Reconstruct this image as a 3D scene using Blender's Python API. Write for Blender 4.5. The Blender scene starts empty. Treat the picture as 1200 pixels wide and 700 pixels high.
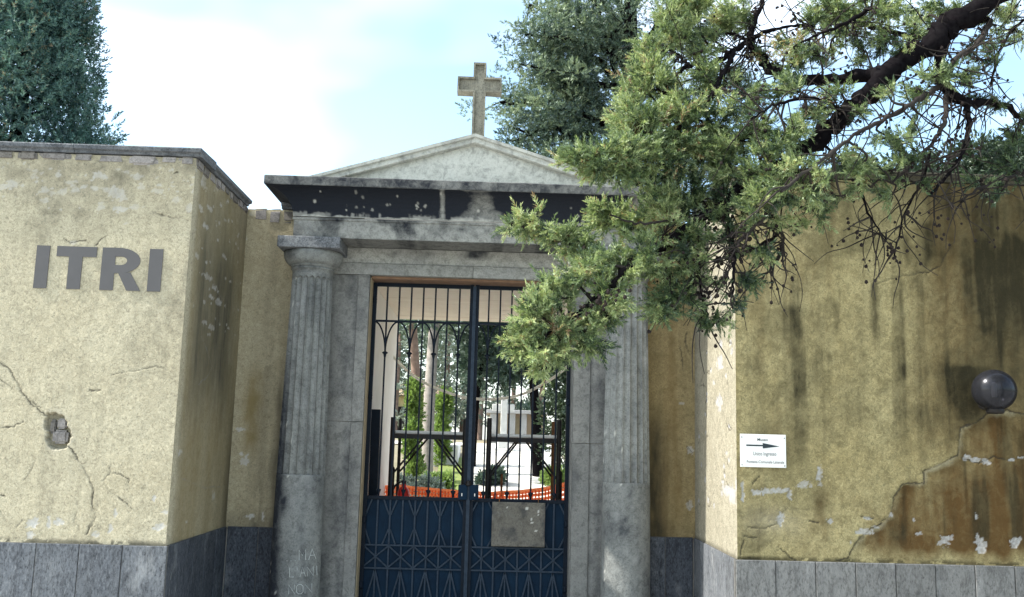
import bpy, bmesh, math, random
import numpy as np
from mathutils import Vector, Matrix

# ------------------------------------------------------------------ camera, sky, sun, exposure
scn = bpy.context.scene
COL = scn.collection
F_PX, YAW, PITCH, ROLL = 1112.5, math.radians(1.4), math.radians(8.57), math.radians(1.53)
CAM = np.array([0.129, -8.3, 1.6])
FWD = np.array([math.sin(YAW)*math.cos(PITCH), math.cos(YAW)*math.cos(PITCH), math.sin(PITCH)])
_r = np.array([math.cos(YAW), -math.sin(YAW), 0.0]); _u = np.cross(_r, FWD)
RGT = _r*math.cos(ROLL) + _u*math.sin(ROLL)
UPV = _u*math.cos(ROLL) - _r*math.sin(ROLL)
cam_d = bpy.data.cameras.new('camera'); cam = bpy.data.objects.new('camera', cam_d); COL.objects.link(cam)
cam_d.sensor_fit = 'HORIZONTAL'; cam_d.sensor_width = 36.0; cam_d.lens = 36.0*F_PX/1200.0
cam_d.clip_start = 0.05; cam_d.clip_end = 3000
M = Matrix.Identity(4)
for i in range(3):
    M[i][0] = RGT[i]; M[i][1] = UPV[i]; M[i][2] = -FWD[i]; M[i][3] = CAM[i]
cam.matrix_world = M
scn.camera = cam

SUN_TO = Vector((-0.80, -0.055, 0.80)).normalized()          # direction towards the sun
SUN_EL = math.asin(SUN_TO.z)
SUN_AZ = math.atan2(SUN_TO.x, SUN_TO.y)                    # from +Y, clockwise
world = bpy.data.worlds.new('World'); scn.world = world; world.use_nodes = True
wn, wl = world.node_tree.nodes, world.node_tree.links
wn.clear()
sky = wn.new('ShaderNodeTexSky'); sky.sky_type = 'NISHITA'; sky.sun_disc = False
sky.sun_elevation = SUN_EL; sky.sun_rotation = SUN_AZ
sky.altitude = 100; sky.air_density = 1.0; sky.dust_density = 2.0; sky.ozone_density = 1.0
tc = wn.new('ShaderNodeTexCoord')
mp = wn.new('ShaderNodeMapping'); mp.inputs['Scale'].default_value = (1.0, 1.0, 2.2); mp.inputs['Location'].default_value = (0.7, 1.6, 1.5)
nz = wn.new('ShaderNodeTexNoise'); nz.inputs['Scale'].default_value = 1.25; nz.inputs['Detail'].default_value = 4; nz.inputs['Roughness'].default_value = 0.45
rp = wn.new('ShaderNodeValToRGB'); rp.color_ramp.elements[0].position = 0.42; rp.color_ramp.elements[1].position = 0.66
mx = wn.new('ShaderNodeMixRGB'); mx.inputs['Color2'].default_value = (6.6, 6.8, 7.0, 1)
bg = wn.new('ShaderNodeBackground'); bg.inputs['Strength'].default_value = 0.15
wo = wn.new('ShaderNodeOutputWorld')
wl.new(tc.outputs['Generated'], mp.inputs['Vector']); wl.new(mp.outputs['Vector'], nz.inputs['Vector'])
wl.new(nz.outputs['Fac'], rp.inputs['Fac']); wl.new(rp.outputs['Color'], mx.inputs['Fac'])
tn=wn.new('ShaderNodeMixRGB'); tn.blend_type='MULTIPLY'; tn.inputs['Fac'].default_value=1.0; tn.inputs['Color2'].default_value=(1.0,1.06,0.98,1)
wl.new(sky.outputs['Color'], tn.inputs['Color1']); wl.new(tn.outputs['Color'], mx.inputs['Color1']); wl.new(mx.outputs['Color'], bg.inputs['Color']); wl.new(bg.outputs['Background'], wo.inputs['Surface'])

sd = bpy.data.lights.new('sun', 'SUN'); sd.energy = 3.0; sd.angle = math.radians(0.8); sd.color = (1.0, 0.95, 0.86)
sun = bpy.data.objects.new('sun', sd); COL.objects.link(sun)
sun.rotation_euler = SUN_TO.to_track_quat('Z', 'Y').to_euler(); sun.location = (-20, 0, 25)
vs = scn.view_settings; vs.view_transform = 'Standard'; vs.look = 'None'; vs.gamma = 1.0; vs.exposure = 1.58
scn.cycles.max_bounces = 8; scn.cycles.transparent_max_bounces = 12

# ------------------------------------------------------------------ helpers
rng = np.random.default_rng(7)

def at(px, py, Y):
    """photo direction -> point of the vertical plane y = Y"""
    d = FWD + RGT*(px-600)/F_PX - UPV*(py-350)/F_PX
    return CAM + d*(Y-CAM[1])/d[1]

def at_x(px, py, X):
    d = FWD + RGT*(px-600)/F_PX - UPV*(py-350)/F_PX
    return CAM + d*(X-CAM[0])/d[0]

ORIGIN = {}
def tag(o, label=None, cat=None, group=None, kind=None):
    if label: o['label'] = label
    if cat: o['category'] = cat
    if group: o['group'] = group
    if kind: o['kind'] = kind
    return o

def thing(name, loc, label, cat, group=None):
    o = bpy.data.objects.new(name, None); COL.objects.link(o)
    o.location = loc; o.empty_display_size = 0.2
    ORIGIN[o] = np.array(loc, float)
    return tag(o, label, cat, group)

def fast_mesh(name, V, F, mats, smooth=False, attrs=None, fmat=None):
    """V (n,3); F (m,k) uniform polygons or a list of such arrays"""
    me = bpy.data.meshes.new(name)
    V = np.ascontiguousarray(V, dtype=np.float32)
    Fs = F if isinstance(F, list) else [F]
    Fs = [np.asarray(f, dtype=np.int32) for f in Fs if len(f)]
    loops = np.concatenate([f.ravel() for f in Fs]); tot = np.concatenate([np.full(len(f), f.shape[1], np.int32) for f in Fs])
    start = np.concatenate([[0], np.cumsum(tot)[:-1]]).astype(np.int32)
    me.vertices.add(len(V)); me.vertices.foreach_set('co', V.ravel())
    me.loops.add(len(loops)); me.loops.foreach_set('vertex_index', loops)
    me.polygons.add(len(tot)); me.polygons.foreach_set('loop_start', start); me.polygons.foreach_set('loop_total', tot)
    me.polygons.foreach_set('use_smooth', np.full(len(tot), bool(smooth)))
    for m in (mats if isinstance(mats, (list, tuple)) else [mats]): me.materials.append(m)
    if fmat is not None: me.polygons.foreach_set('material_index', np.asarray(fmat, np.int32))
    me.update(calc_edges=True)
    for k, a in (attrs or {}).items():
        at_ = me.attributes.new(k, 'FLOAT', 'POINT'); at_.data.foreach_set('value', np.asarray(a, np.float32).ravel())
    return me

def link(name, me, parent=None, loc=None):
    o = bpy.data.objects.new(name, me); COL.objects.link(o)
    if parent is not None: o.parent = parent
    if loc is not None: o.location = loc
    return o

def part(name, V, F, mat, parent=None, smooth=False, attrs=None, fmat=None):
    """mesh given in world coordinates, linked under parent (origin of the thing subtracted)"""
    org = ORIGIN.get(parent, np.zeros(3)) if parent is not None else np.zeros(3)
    me = fast_mesh(name, np.asarray(V, float)-org, F, mat, smooth, attrs, fmat)
    o = link(name, me, parent)
    ORIGIN[o] = org
    return o

BOXF = np.array([[0,3,2,1],[4,5,6,7],[0,1,5,4],[1,2,6,5],[2,3,7,6],[3,0,4,7]])
def box_vf(x0, x1, y0, y1, z0, z1):
    return np.array([[x0,y0,z0],[x1,y0,z0],[x1,y1,z0],[x0,y1,z0],[x0,y0,z1],[x1,y0,z1],[x1,y1,z1],[x0,y1,z1]], float), BOXF

def bevel_mesh(me, w, seg=1):
    bm = bmesh.new(); bm.from_mesh(me)
    bmesh.ops.bevel(bm, geom=bm.edges[:]+bm.verts[:], offset=w, segments=seg, affect='EDGES', profile=0.6)
    bm.to_mesh(me); bm.free(); me.update()

def box(name, x0, x1, y0, y1, z0, z1, mat, parent=None, bev=0.0, jit=0.0):
    V, F = box_vf(x0, x1, y0, y1, z0, z1)
    if jit: V = V + rng.normal(0, jit, V.shape)
    o = part(name, V, F, mat, parent)
    if bev: bevel_mesh(o.data, bev)
    return o

class Acc:
    def __init__(s): s.V=[]; s.F={}; s.n=0; s.A={}
    def add(s, V, F, **attrs):
        V=np.asarray(V,float); F=np.asarray(F)
        s.V.append(V); s.F.setdefault(F.shape[1],[]).append(F+s.n); s.n+=len(V)
        for k,a in attrs.items(): s.A.setdefault(k,[]).append(np.broadcast_to(a,(len(V),)))
    def get(s): return np.concatenate(s.V), [np.concatenate(f) for f in s.F.values()], {k:np.concatenate(a) for k,a in s.A.items()}
    def build(s, name, mat, parent=None, smooth=False):
        V,F,A=s.get(); return part(name,V,F,mat,parent,smooth,A)

def tube_vf(P, R, n=6, cap=True):
    P=np.asarray(P,float); m=len(P); R=np.broadcast_to(np.asarray(R,float),(m,))
    T=np.gradient(P,axis=0); T/= np.linalg.norm(T,axis=1,keepdims=True)+1e-9
    ref=np.array([0,0,1.]) if abs(T[0][2])<0.9 else np.array([0,1.,0])
    A=np.cross(T,ref); A/=np.linalg.norm(A,axis=1,keepdims=True)+1e-9
    for i in range(1,m):
        if A[i]@A[i-1]<0: A[i]=-A[i]
    B=np.cross(T,A)
    th=np.linspace(0,2*np.pi,n,endpoint=False)
    V=(P[:,None,:]+R[:,None,None]*(np.cos(th)[None,:,None]*A[:,None,:]+np.sin(th)[None,:,None]*B[:,None,:])).reshape(-1,3)
    i=np.arange(m-1)[:,None]*n; j=np.arange(n)[None,:]; j2=(j+1)%n
    F=np.stack([i+j,i+j2,i+n+j2,i+n+j],-1).reshape(-1,4)
    return V,F

def smooth_path(P, k=6):
    """Catmull-Rom through P"""
    P=np.asarray(P,float); Q=np.vstack([2*P[0]-P[1],P,2*P[-1]-P[-2]]); out=[]
    for i in range(len(P)-1):
        p0,p1,p2,p3=Q[i:i+4]
        for t in np.linspace(0,1,k,endpoint=False):
            out.append(.5*((2*p1)+(-p0+p2)*t+(2*p0-5*p1+4*p2-p3)*t*t+(-p0+3*p1-3*p2+p3)*t**3))
    out.append(P[-1]); return np.array(out)

def bar_vf(a, b, w, d=None):
    """square bar from a to b, w wide across, d deep in y"""
    a=np.asarray(a,float); b=np.asarray(b,float); d=d or w
    t=(b-a)/np.linalg.norm(b-a); yv=np.array([0,1.,0])
    if abs(t[1])>.9: yv=np.array([1.,0,0])
    s=np.cross(t,yv); s/=np.linalg.norm(s); q=np.cross(s,t)
    V=[]
    for p in (a,b):
        for su,sv in ((-1,-1),(1,-1),(1,1),(-1,1)): V.append(p+s*su*w/2+q*sv*d/2)
    return np.array(V),BOXF

def bar(name,a,b,w,mat,parent,d=None):
    V,F=bar_vf(a,b,w,d); return part(name,V,F,mat,parent)

def hash2(ix,iy,seed):
    h=(ix.astype(np.int64)*374761393+iy.astype(np.int64)*668265263+seed*974711)&0x7fffffff
    h=((h^(h>>13))*1274126177)&0x7fffffff
    return ((h^(h>>16))&0xffff)/65535.0
def vnoise(x,y,seed=0):
    ix=np.floor(x); iy=np.floor(y); fx=x-ix; fy=y-iy; fx=fx*fx*(3-2*fx); fy=fy*fy*(3-2*fy)
    a=hash2(ix,iy,seed); b=hash2(ix+1,iy,seed); c=hash2(ix,iy+1,seed); d=hash2(ix+1,iy+1,seed)
    return (a*(1-fx)+b*fx)*(1-fy)+(c*(1-fx)+d*fx)*fy
def fbm(x,y,seed=0,o=4,g=.5):
    s=0;a=1;t=0
    for i in range(o): s=s+a*vnoise(x*2**i,y*2**i,seed+i*17); t+=a; a*=g
    return s/t
def sstep(a,b,x):
    t=np.clip((x-a)/(b-a),0,1); return t*t*(3-2*t)
def seg_dist(x,z,pts):
    d=np.full(x.shape,1e9)
    for (ax,az),(bx,bz) in zip(pts[:-1],pts[1:]):
        vx,vz=bx-ax,bz-az; t=np.clip(((x-ax)*vx+(z-az)*vz)/(vx*vx+vz*vz+1e-12),0,1)
        d=np.minimum(d,np.hypot(x-ax-t*vx,z-az-t*vz))
    return d

# ------------------------------------------------------------------ materials
def new_mat(name):
    m=bpy.data.materials.new(name); m.use_nodes=True; nt=m.node_tree; nt.nodes.clear()
    out=nt.nodes.new('ShaderNodeOutputMaterial'); return m,nt.nodes,nt.links,out
def node(N,t,**kw):
    n=N.new(t)
    for k,v in kw.items():
        if k in n.inputs: n.inputs[k].default_value=v
        else: setattr(n,k,v)
    return n
def ramp(N,L,fac,stops):
    r=N.new('ShaderNodeValToRGB'); e=r.color_ramp.elements
    while len(e)<len(stops): e.new(0.5)
    for q,(p,c) in zip(e,stops):
        q.position=p; q.color=(c if len(c)==4 else (*c,1)) if isinstance(c,tuple) else (c,c,c,1)
    L.new(fac,r.inputs['Fac']); return r.outputs['Color']
def mixc(N,L,fac,a,b,mode='MIX'):
    m=N.new('ShaderNodeMixRGB'); m.blend_type=mode
    for s,v in (('Fac',fac),('Color1',a),('Color2',b)):
        if isinstance(v,(int,float)): m.inputs[s].default_value=v
        elif isinstance(v,tuple): m.inputs[s].default_value=(*v,1)[:4]
        else: L.new(v,m.inputs[s])
    return m.outputs['Color']
def attr(N,name):
    a=N.new('ShaderNodeAttribute'); a.attribute_name=name; return a.outputs['Fac']
def coords(N,L,scale=(1,1,1),kind='Object'):
    t=N.new('ShaderNodeTexCoord'); m=N.new('ShaderNodeMapping'); m.inputs['Scale'].default_value=scale
    L.new(t.outputs[kind],m.inputs['Vector']); return m.outputs['Vector']
def noise(N,L,v,scale,detail=4,rough=.55,out='Fac',dist=0):
    n=node(N,'ShaderNodeTexNoise',Scale=scale,Detail=detail,Roughness=rough,Distortion=dist); L.new(v,n.inputs['Vector']); return n.outputs[out]
def math_(N,L,op,a,b=0.0):
    m=N.new('ShaderNodeMath'); m.operation=op
    for i,v in enumerate((a,b)):
        if isinstance(v,(int,float)): m.inputs[i].default_value=v
        else: L.new(v,m.inputs[i])
    return m.outputs[0]
def finish(N,L,out,col,rough=.85,bump=None,strength=.3,dist=.01,spec=.25,metal=0.0):
    p=node(N,'ShaderNodeBsdfPrincipled'); p.inputs['Specular IOR Level'].default_value=spec; p.inputs['Metallic'].default_value=metal
    if isinstance(col,tuple): p.inputs['Base Color'].default_value=(*col,1)
    else: L.new(col,p.inputs['Base Color'])
    if isinstance(rough,(int,float)): p.inputs['Roughness'].default_value=rough
    else: L.new(rough,p.inputs['Roughness'])
    if bump is not None:
        b=node(N,'ShaderNodeBump',Strength=strength,Distance=dist); L.new(bump,b.inputs['Height']); L.new(b.outputs['Normal'],p.inputs['Normal'])
    L.new(p.outputs['BSDF'],out.inputs['Surface']); return p

def plaster_mat(name, base, base2, darkc, brownc, flakec, mott=.62):
    """painted render; crack, flake, dark and brown are wear masks stored on the mesh"""
    m,N,L,out=new_mat(name)
    v=coords(N,L); vs_=coords(N,L,(1,1,.22))
    n1=noise(N,L,v,1.7,6,.65); n2=noise(N,L,v,11,8,.72,dist=.6); n3=noise(N,L,v,46,7,.78,dist=1.2); n4=noise(N,L,vs_,14,6,.65); n5=noise(N,L,v,150,3,.7)
    c=mixc(N,L,ramp(N,L,n1,[(.35,0.0),(.65,1.0)]),base,base2)
    c=mixc(N,L,ramp(N,L,n2,[(.44,0.0),(.66,mott)]),c,tuple(x*.60 for x in base2))
    c=mixc(N,L,ramp(N,L,n4,[(.52,0.0),(.75,.35)]),c,tuple(x*.55 for x in base2))
    c=mixc(N,L,ramp(N,L,n3,[(.39,.80),(.485,0.0)]),c,tuple(x*.45 for x in base))
    c=mixc(N,L,ramp(N,L,n3,[(.525,0.0),(.64,.55)]),c,tuple(min(1,x*1.38) for x in base))
    c=mixc(N,L,ramp(N,L,n5,[(.33,.6),(.45,0.0)]),c,tuple(x*.40 for x in base))
    br=math_(N,L,'MULTIPLY',attr(N,'brown'),math_(N,L,'ADD',.30,math_(N,L,'ADD',math_(N,L,'MULTIPLY',n2,.7),math_(N,L,'MULTIPLY',n3,.65))))
    c=mixc(N,L,math_(N,L,'MINIMUM',br,.96),c,brownc)
    dk=math_(N,L,'MULTIPLY',attr(N,'dark'),math_(N,L,'ADD',.10,math_(N,L,'ADD',math_(N,L,'MULTIPLY',n4,.95),math_(N,L,'MULTIPLY',n3,.75))))
    c=mixc(N,L,math_(N,L,'MINIMUM',dk,.95),c,darkc)
    c=mixc(N,L,attr(N,'flake'),c,mixc(N,L,ramp(N,L,n3,[(.4,0.0),(.6,1.0)]),flakec,tuple(x*.75 for x in flakec)))
    c=mixc(N,L,attr(N,'crack'),c,(.05,.043,.034))
    h=math_(N,L,'ADD',math_(N,L,'MULTIPLY',n3,.8),math_(N,L,'MULTIPLY',n2,1.0))
    finish(N,L,out,c,.92,h,.75,.018,.10); return m

def stone_mat(name, c1, c2, darkc=(.02,.024,.032), scale=1.0, lime=0.0, grain=.35, dark_amt=1.0, streak=False):
    m,N,L,out=new_mat(name)
    v=coords(N,L); oi=N.new('ShaderNodeObjectInfo')
    vv=N.new('ShaderNodeVectorMath'); vv.operation='ADD'; L.new(v,vv.inputs[0]); L.new(oi.outputs['Random'],vv.inputs[1])
    mm=N.new('ShaderNodeMapping'); mm.inputs['Scale'].default_value=(1,1,.45 if streak else 1.0); L.new(vv.outputs[0],mm.inputs['Vector']); v=mm.outputs['Vector']
    n1=noise(N,L,v,3*scale,7,.68); n2=noise(N,L,v,16*scale,7,.72,dist=.5); n3=noise(N,L,v,75*scale,5,.75)
    c=mixc(N,L,ramp(N,L,n1,[(.36,0.0),(.66,1.0)]),c1,c2)
    c=mixc(N,L,ramp(N,L,n2,[(.47,0.0),(.64,.75)]),c,tuple(x*.45 for x in c1))
    c=mixc(N,L,ramp(N,L,n3,[(.36,min(1,grain*1.9)),(.48,0.0)]),c,tuple(x*.38 for x in c1))
    c=mixc(N,L,ramp(N,L,n3,[(.54,0.0),(.68,min(1,grain*1.5))]),c,tuple(min(1,x*1.5) for x in c2))
    if lime: c=mixc(N,L,ramp(N,L,n1,[(.56,0.0),(.72,lime)]),c,(.55,.56,.56))
    h=math_(N,L,'ADD',math_(N,L,'MULTIPLY',n3,.4),n2)
    dk=math_(N,L,'MULTIPLY',attr(N,'dark'),math_(N,L,'ADD',.35*dark_amt,math_(N,L,'MULTIPLY',n2,1.25*dark_amt)))
    c=mixc(N,L,math_(N,L,'MINIMUM',dk,1.0),c,darkc)
    c=mixc(N,L,attr(N,'flake'),c,(.5,.5,.46))
    # slight tone difference from piece to piece
    hv=N.new('ShaderNodeHueSaturation'); L.new(c,hv.inputs['Color']); L.new(math_(N,L,'ADD',.88,math_(N,L,'MULTIPLY',oi.outputs['Random'],.24)),hv.inputs['Value'])
    finish(N,L,out,hv.outputs['Color'],.85,h,.6,.014,.2); return m

def simple_mat(name, c1, c2=None, rough=.6, metal=0.0, scale=20, bump=.15, spec=.3):
    m,N,L,out=new_mat(name); v=coords(N,L); n=noise(N,L,v,scale,5,.6)
    c=mixc(N,L,ramp(N,L,n,[(.35,0.0),(.68,1.0)]),c1,c2 or tuple(x*.6 for x in c1))
    finish(N,L,out,c,rough,n,bump,.005,spec,metal); return m

def leaf_mat(name, stops, trans=.35):
    """leaf colour varies with the leaf's own age (tint)"""
    m,N,L,out=new_mat(name)
    c=ramp(N,L,attr(N,'tint'),stops)
    d=N.new('ShaderNodeBsdfDiffuse'); t=N.new('ShaderNodeBsdfTranslucent'); g=N.new('ShaderNodeBsdfGlossy'); g.inputs['Roughness'].default_value=.45
    L.new(c,d.inputs['Color']); L.new(mixc(N,L,1.0,c,(.95,1.0,.68),'MULTIPLY'),t.inputs['Color']); g.inputs['Color'].default_value=(.8,.9,.85,1)
    s=N.new('ShaderNodeMixShader'); s.inputs[0].default_value=trans; L.new(d.outputs[0],s.inputs[1]); L.new(t.outputs[0],s.inputs[2])
    s2=N.new('ShaderNodeMixShader'); s2.inputs[0].default_value=.05; L.new(s.outputs[0],s2.inputs[1]); L.new(g.outputs[0],s2.inputs[2])
    L.new(s2.outputs[0],out.inputs['Surface']); return m

MAT={}
MAT['plaster_l']=plaster_mat('plaster_cream',(.53,.485,.355),(.47,.42,.295),(.066,.063,.048),(.25,.195,.09),(.60,.59,.56),.42)
MAT['plaster_r']=plaster_mat('plaster_ochre',(.355,.315,.17),(.29,.245,.12),(.024,.022,.012),(.080,.045,.015),(.47,.47,.46),.85)
MAT['plaster_pale']=plaster_mat('plaster_pale',(.38,.355,.28),(.335,.31,.235),(.060,.055,.04),(.20,.14,.06),(.46,.46,.48))
MAT['plaster_niche']=plaster_mat('plaster_niche',(.46,.375,.20),(.38,.30,.15),(.05,.045,.03),(.17,.11,.045),(.5,.5,.49))
MAT['portal']=stone_mat('portal_stone',(.34,.345,.32),(.27,.275,.26),darkc=(.012,.015,.022),lime=.15)
MAT['pediment']=stone_mat('pediment_stone',(.52,.53,.49),(.46,.47,.435),grain=.15,lime=.1)
MAT['bark_grey']=simple_mat('grey_bark',(.34,.31,.285),(.22,.20,.185),.95,0,10,.6,.1)
MAT['column']=stone_mat('column_stone',(.245,.255,.245),(.18,.19,.185),lime=.35)
MAT['jamb']=stone_mat('jamb_stone',(.235,.236,.222),(.18,.182,.175),grain=.3)
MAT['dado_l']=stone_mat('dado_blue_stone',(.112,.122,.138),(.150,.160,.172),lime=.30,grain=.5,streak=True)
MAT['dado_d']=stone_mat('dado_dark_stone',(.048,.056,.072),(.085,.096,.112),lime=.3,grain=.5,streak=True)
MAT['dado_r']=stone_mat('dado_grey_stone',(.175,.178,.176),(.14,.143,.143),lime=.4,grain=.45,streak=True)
MAT['coping']=stone_mat('coping_stone',(.13,.14,.155),(.20,.21,.22),lime=.3,grain=.5)
MAT['coping_moss']=stone_mat('mossy_coping',(.060,.055,.035),(.09,.08,.05),grain=.4)
MAT['rubble']=stone_mat('rubble_stone',(.30,.28,.265),(.22,.205,.195),grain=.5)
MAT['mortar']=stone_mat('mortar',(.20,.185,.165),(.13,.12,.11),grain=.5)
MAT['cross']=stone_mat('cross_stone',(.30,.29,.235),(.20,.19,.15),grain=.5)
MAT['iron']=simple_mat('gate_iron',(.006,.011,.020),(.004,.007,.012),.55,0,30,.2,.12)
MAT['lattice']=simple_mat('gate_lattice_iron',(.028,.042,.062),(.015,.026,.042),.55,0,30,.2,.15)
MAT['sheet']=simple_mat('gate_sheet',(.005,.019,.040),(.003,.011,.024),.6,0,4,.1,.08)
MAT['black']=simple_mat('black_steel',(.012,.012,.014),(.02,.016,.013),.5,.3,20,.1)
MAT['rust']=simple_mat('rusty_steel',(.20,.09,.03),(.10,.05,.025),.8,0,15,.3)
MAT['plate']=stone_mat('weathered_plate',(.15,.14,.12),(.105,.10,.085),lime=.25,grain=.4)
MAT['white']=simple_mat('white_stucco',(.80,.78,.74),(.74,.71,.66),.9,0,6,.1)
MAT['tan']=simple_mat('tan_reveal',(.36,.30,.20),(.28,.23,.15),.9,0,8,.2)
MAT['board']=simple_mat('lintel_board',(.22,.135,.085),(.15,.09,.06),.8,0,12,.2)
MAT['sign']=simple_mat('sign_white',(.74,.75,.74),(.68,.69,.68),.35,0,10,.0,.4)
MAT['ink']=simple_mat('sign_ink',(.02,.035,.045),(.015,.025,.03),.5)
MAT['ink2']=simple_mat('sign_ink_grey',(.16,.17,.18),(.12,.13,.14),.5)
MAT['letter']=simple_mat('letter_grey',(.095,.093,.095),(.088,.086,.088),.8,0,10,.02)
MAT['chalk']=simple_mat('chalk',(.42,.44,.43),(.34,.36,.36),.9)
m,N,L,out=new_mat('orange_plastic'); d=node(N,'ShaderNodeBsdfDiffuse'); d.inputs['Color'].default_value=(.95,.24,.10,1); t=node(N,'ShaderNodeBsdfTranslucent'); t.inputs['Color'].default_value=(.95,.26,.10,1)
ms=N.new('ShaderNodeMixShader'); ms.inputs[0].default_value=.5; L.new(d.outputs[0],ms.inputs[1]); L.new(t.outputs[0],ms.inputs[2]); L.new(ms.outputs[0],out.inputs['Surface']); MAT['orange']=m
MAT['red']=simple_mat('red_paint',(.65,.03,.02),(.5,.02,.015),.35,0,8,.05)
MAT['rope']=simple_mat('pale_hose',(.85,.83,.74),(.75,.73,.64),.6)
MAT['marble']=simple_mat('marble',(.66,.66,.64),(.55,.55,.54),.5,0,6,.05)
MAT['stuccopink']=simple_mat('tomb_stucco',(.40,.31,.22),(.34,.26,.18),.9,0,4,.05)
MAT['tombgrey']=simple_mat('tomb_grey',(.36,.36,.36),(.28,.28,.28),.9,0,4,.05)
MAT['tomb_y']=simple_mat('yellow_stucco',(.60,.50,.28),(.52,.43,.24),.9,0,3,.05)
MAT['bark']=simple_mat('bark',(.010,.009,.010),(.005,.004,.005),1.0,0,40,.6,.02)
MAT['bark_pale']=simple_mat('twig_bark',(.050,.044,.040),(.010,.009,.009),1.0,0,5,.4,.04)
MAT['bark_pine']=simple_mat('pine_bark',(.24,.17,.135),(.14,.10,.085),.95,0,10,.6,.1)
MAT['cone']=simple_mat('cone',(.028,.022,.020),(.014,.011,.011),.9,0,60,.5,.1)
MAT['leaf_front']=leaf_mat('foliage_front',[(0,(.012,.026,.018)),(.28,(.055,.095,.042)),(.60,(.21,.275,.12)),(.93,(.50,.56,.29)),(1,(.26,.15,.08))],.42)
MAT['leaf_cedar']=leaf_mat('foliage_cedar',[(0,(.020,.042,.038)),(.5,(.095,.145,.105)),(1,(.27,.33,.20))],.3)
MAT['leaf_cypress']=leaf_mat('foliage_cypress',[(0,(.012,.040,.048)),(.5,(.060,.135,.125)),(.92,(.15,.25,.20)),(1,(.20,.16,.10))],.22)
MAT['leaf_dark']=leaf_mat('foliage_dark',[(0,(.012,.025,.015)),(.5,(.030,.052,.030)),(1,(.06,.09,.04))],.25)
MAT['leaf_inner']=leaf_mat('foliage_inner',[(0,(.040,.070,.060)),(.5,(.080,.125,.10)),(1,(.14,.19,.13))],.3)
MAT['leaf_bright']=leaf_mat('foliage_bright',[(0,(.12,.20,.05)),(.5,(.22,.32,.09)),(1,(.32,.42,.14))],.45)
MAT['leaf_grey']=leaf_mat('foliage_grey',[(0,(.12,.15,.12)),(.5,(.22,.26,.22)),(1,(.32,.36,.31))],.25)

# ------------------------------------------------------------------ ground
def sheet(name, x0,x1,y0,y1,z,mat,kind='structure'):
    V=np.array([[x0,y0,z],[x1,y0,z],[x1,y1,z],[x0,y1,z]],float)
    return tag(part(name,V,np.array([[0,1,2,3]]),mat),kind=kind)
MAT['soil']=simple_mat('dry_soil',(.24,.21,.15),(.16,.15,.09),.95,0,1.5,.3)
MAT['gravel']=simple_mat('pale_gravel',(.62,.60,.55),(.54,.52,.47),.95,0,9,.3)
MAT['paving']=simple_mat('forecourt_concrete',(.44,.43,.41),(.36,.35,.33),.9,0,3,.2)
MAT['grassy']=simple_mat('dry_grass',(.20,.24,.07),(.13,.18,.05),.95,0,12,.4)
sheet('ground',-400,400,-300,700,0.0,MAT['soil'])
sheet('forecourt',-30,30,-22,0.5,0.004,MAT['paving'])
def gz(y):
    """the cemetery ground climbs behind the passage"""
    return np.interp(y,[0.5,2.9,4.0,13.0,20.0,90.0],[.008,.02,.16,1.32,1.60,1.75])
def slope_sheet(name,x0f,x1f,ys,lift,mat,nx=24):
    V=[];n=len(ys)
    for y in ys:
        for t in np.linspace(0,1,nx):
            x=x0f(y)+(x1f(y)-x0f(y))*t; V.append((x,y,gz(y)+lift+.05*(vnoise(np.array(x*.8),np.array(y*.8),77)-.5)*(abs(t-.5)>.02)*(1 if y>3.2 else 0)*(lift<.003)))
    i=np.arange(n-1)[:,None]*nx; j=np.arange(nx-1)[None,:]; F=np.stack([i+j,i+j+1,i+nx+j+1,i+nx+j],-1).reshape(-1,4)
    return tag(part(name,np.array(V),F,mat,None,True),kind='structure')
slope_sheet('cemetery_ground',lambda y:-40.,lambda y:40.,np.concatenate([np.linspace(2.9,22,60),[40,90]]),.0,MAT['soil'],60)
slope_sheet('path',lambda y:-.42+.02*(y-3),lambda y:1.95-.015*(y-3),np.concatenate([[0.5],np.linspace(2.9,16,50)]),.035,MAT['gravel'])
slope_sheet('path',lambda y:-12.,lambda y:12.,np.linspace(16.01,17.6,8),.035,MAT['gravel'])

# ------------------------------------------------------------------ plastered walls
YF, ZD, ZC, ZT = -1.53, 0.831, 3.594, 3.652       # front plane, dado top, coping underside, coping top
XL, XR = -2.04, 1.915

def grid_face(name, us, zs, place, normal, disp, mat, parent, attrs):
    """place(u,z)->(x,y,z); disp along normal"""
    U,Z=np.meshgrid(us,zs); P=np.stack(place(U,Z),-1)+np.asarray(normal)[None,None,:]*disp(U,Z)[...,None]
    n=len(us); m=len(zs)
    i=np.arange(m-1)[:,None]*n; j=np.arange(n-1)[None,:]
    F=np.stack([i+j,i+j+1,i+n+j+1,i+n+j],-1).reshape(-1,4)
    return part(name,P.reshape(-1,3),F,mat,parent,True,{k:f for k,f in attrs.items()})

def px_line(pts, Y=YF, X=None):
    out=[]
    for a,b in pts:
        p=at(a,b,Y) if X is None else at_x(a,b,X)
        out.append((p[0] if X is None else p[1], p[2]))
    return out

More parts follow.
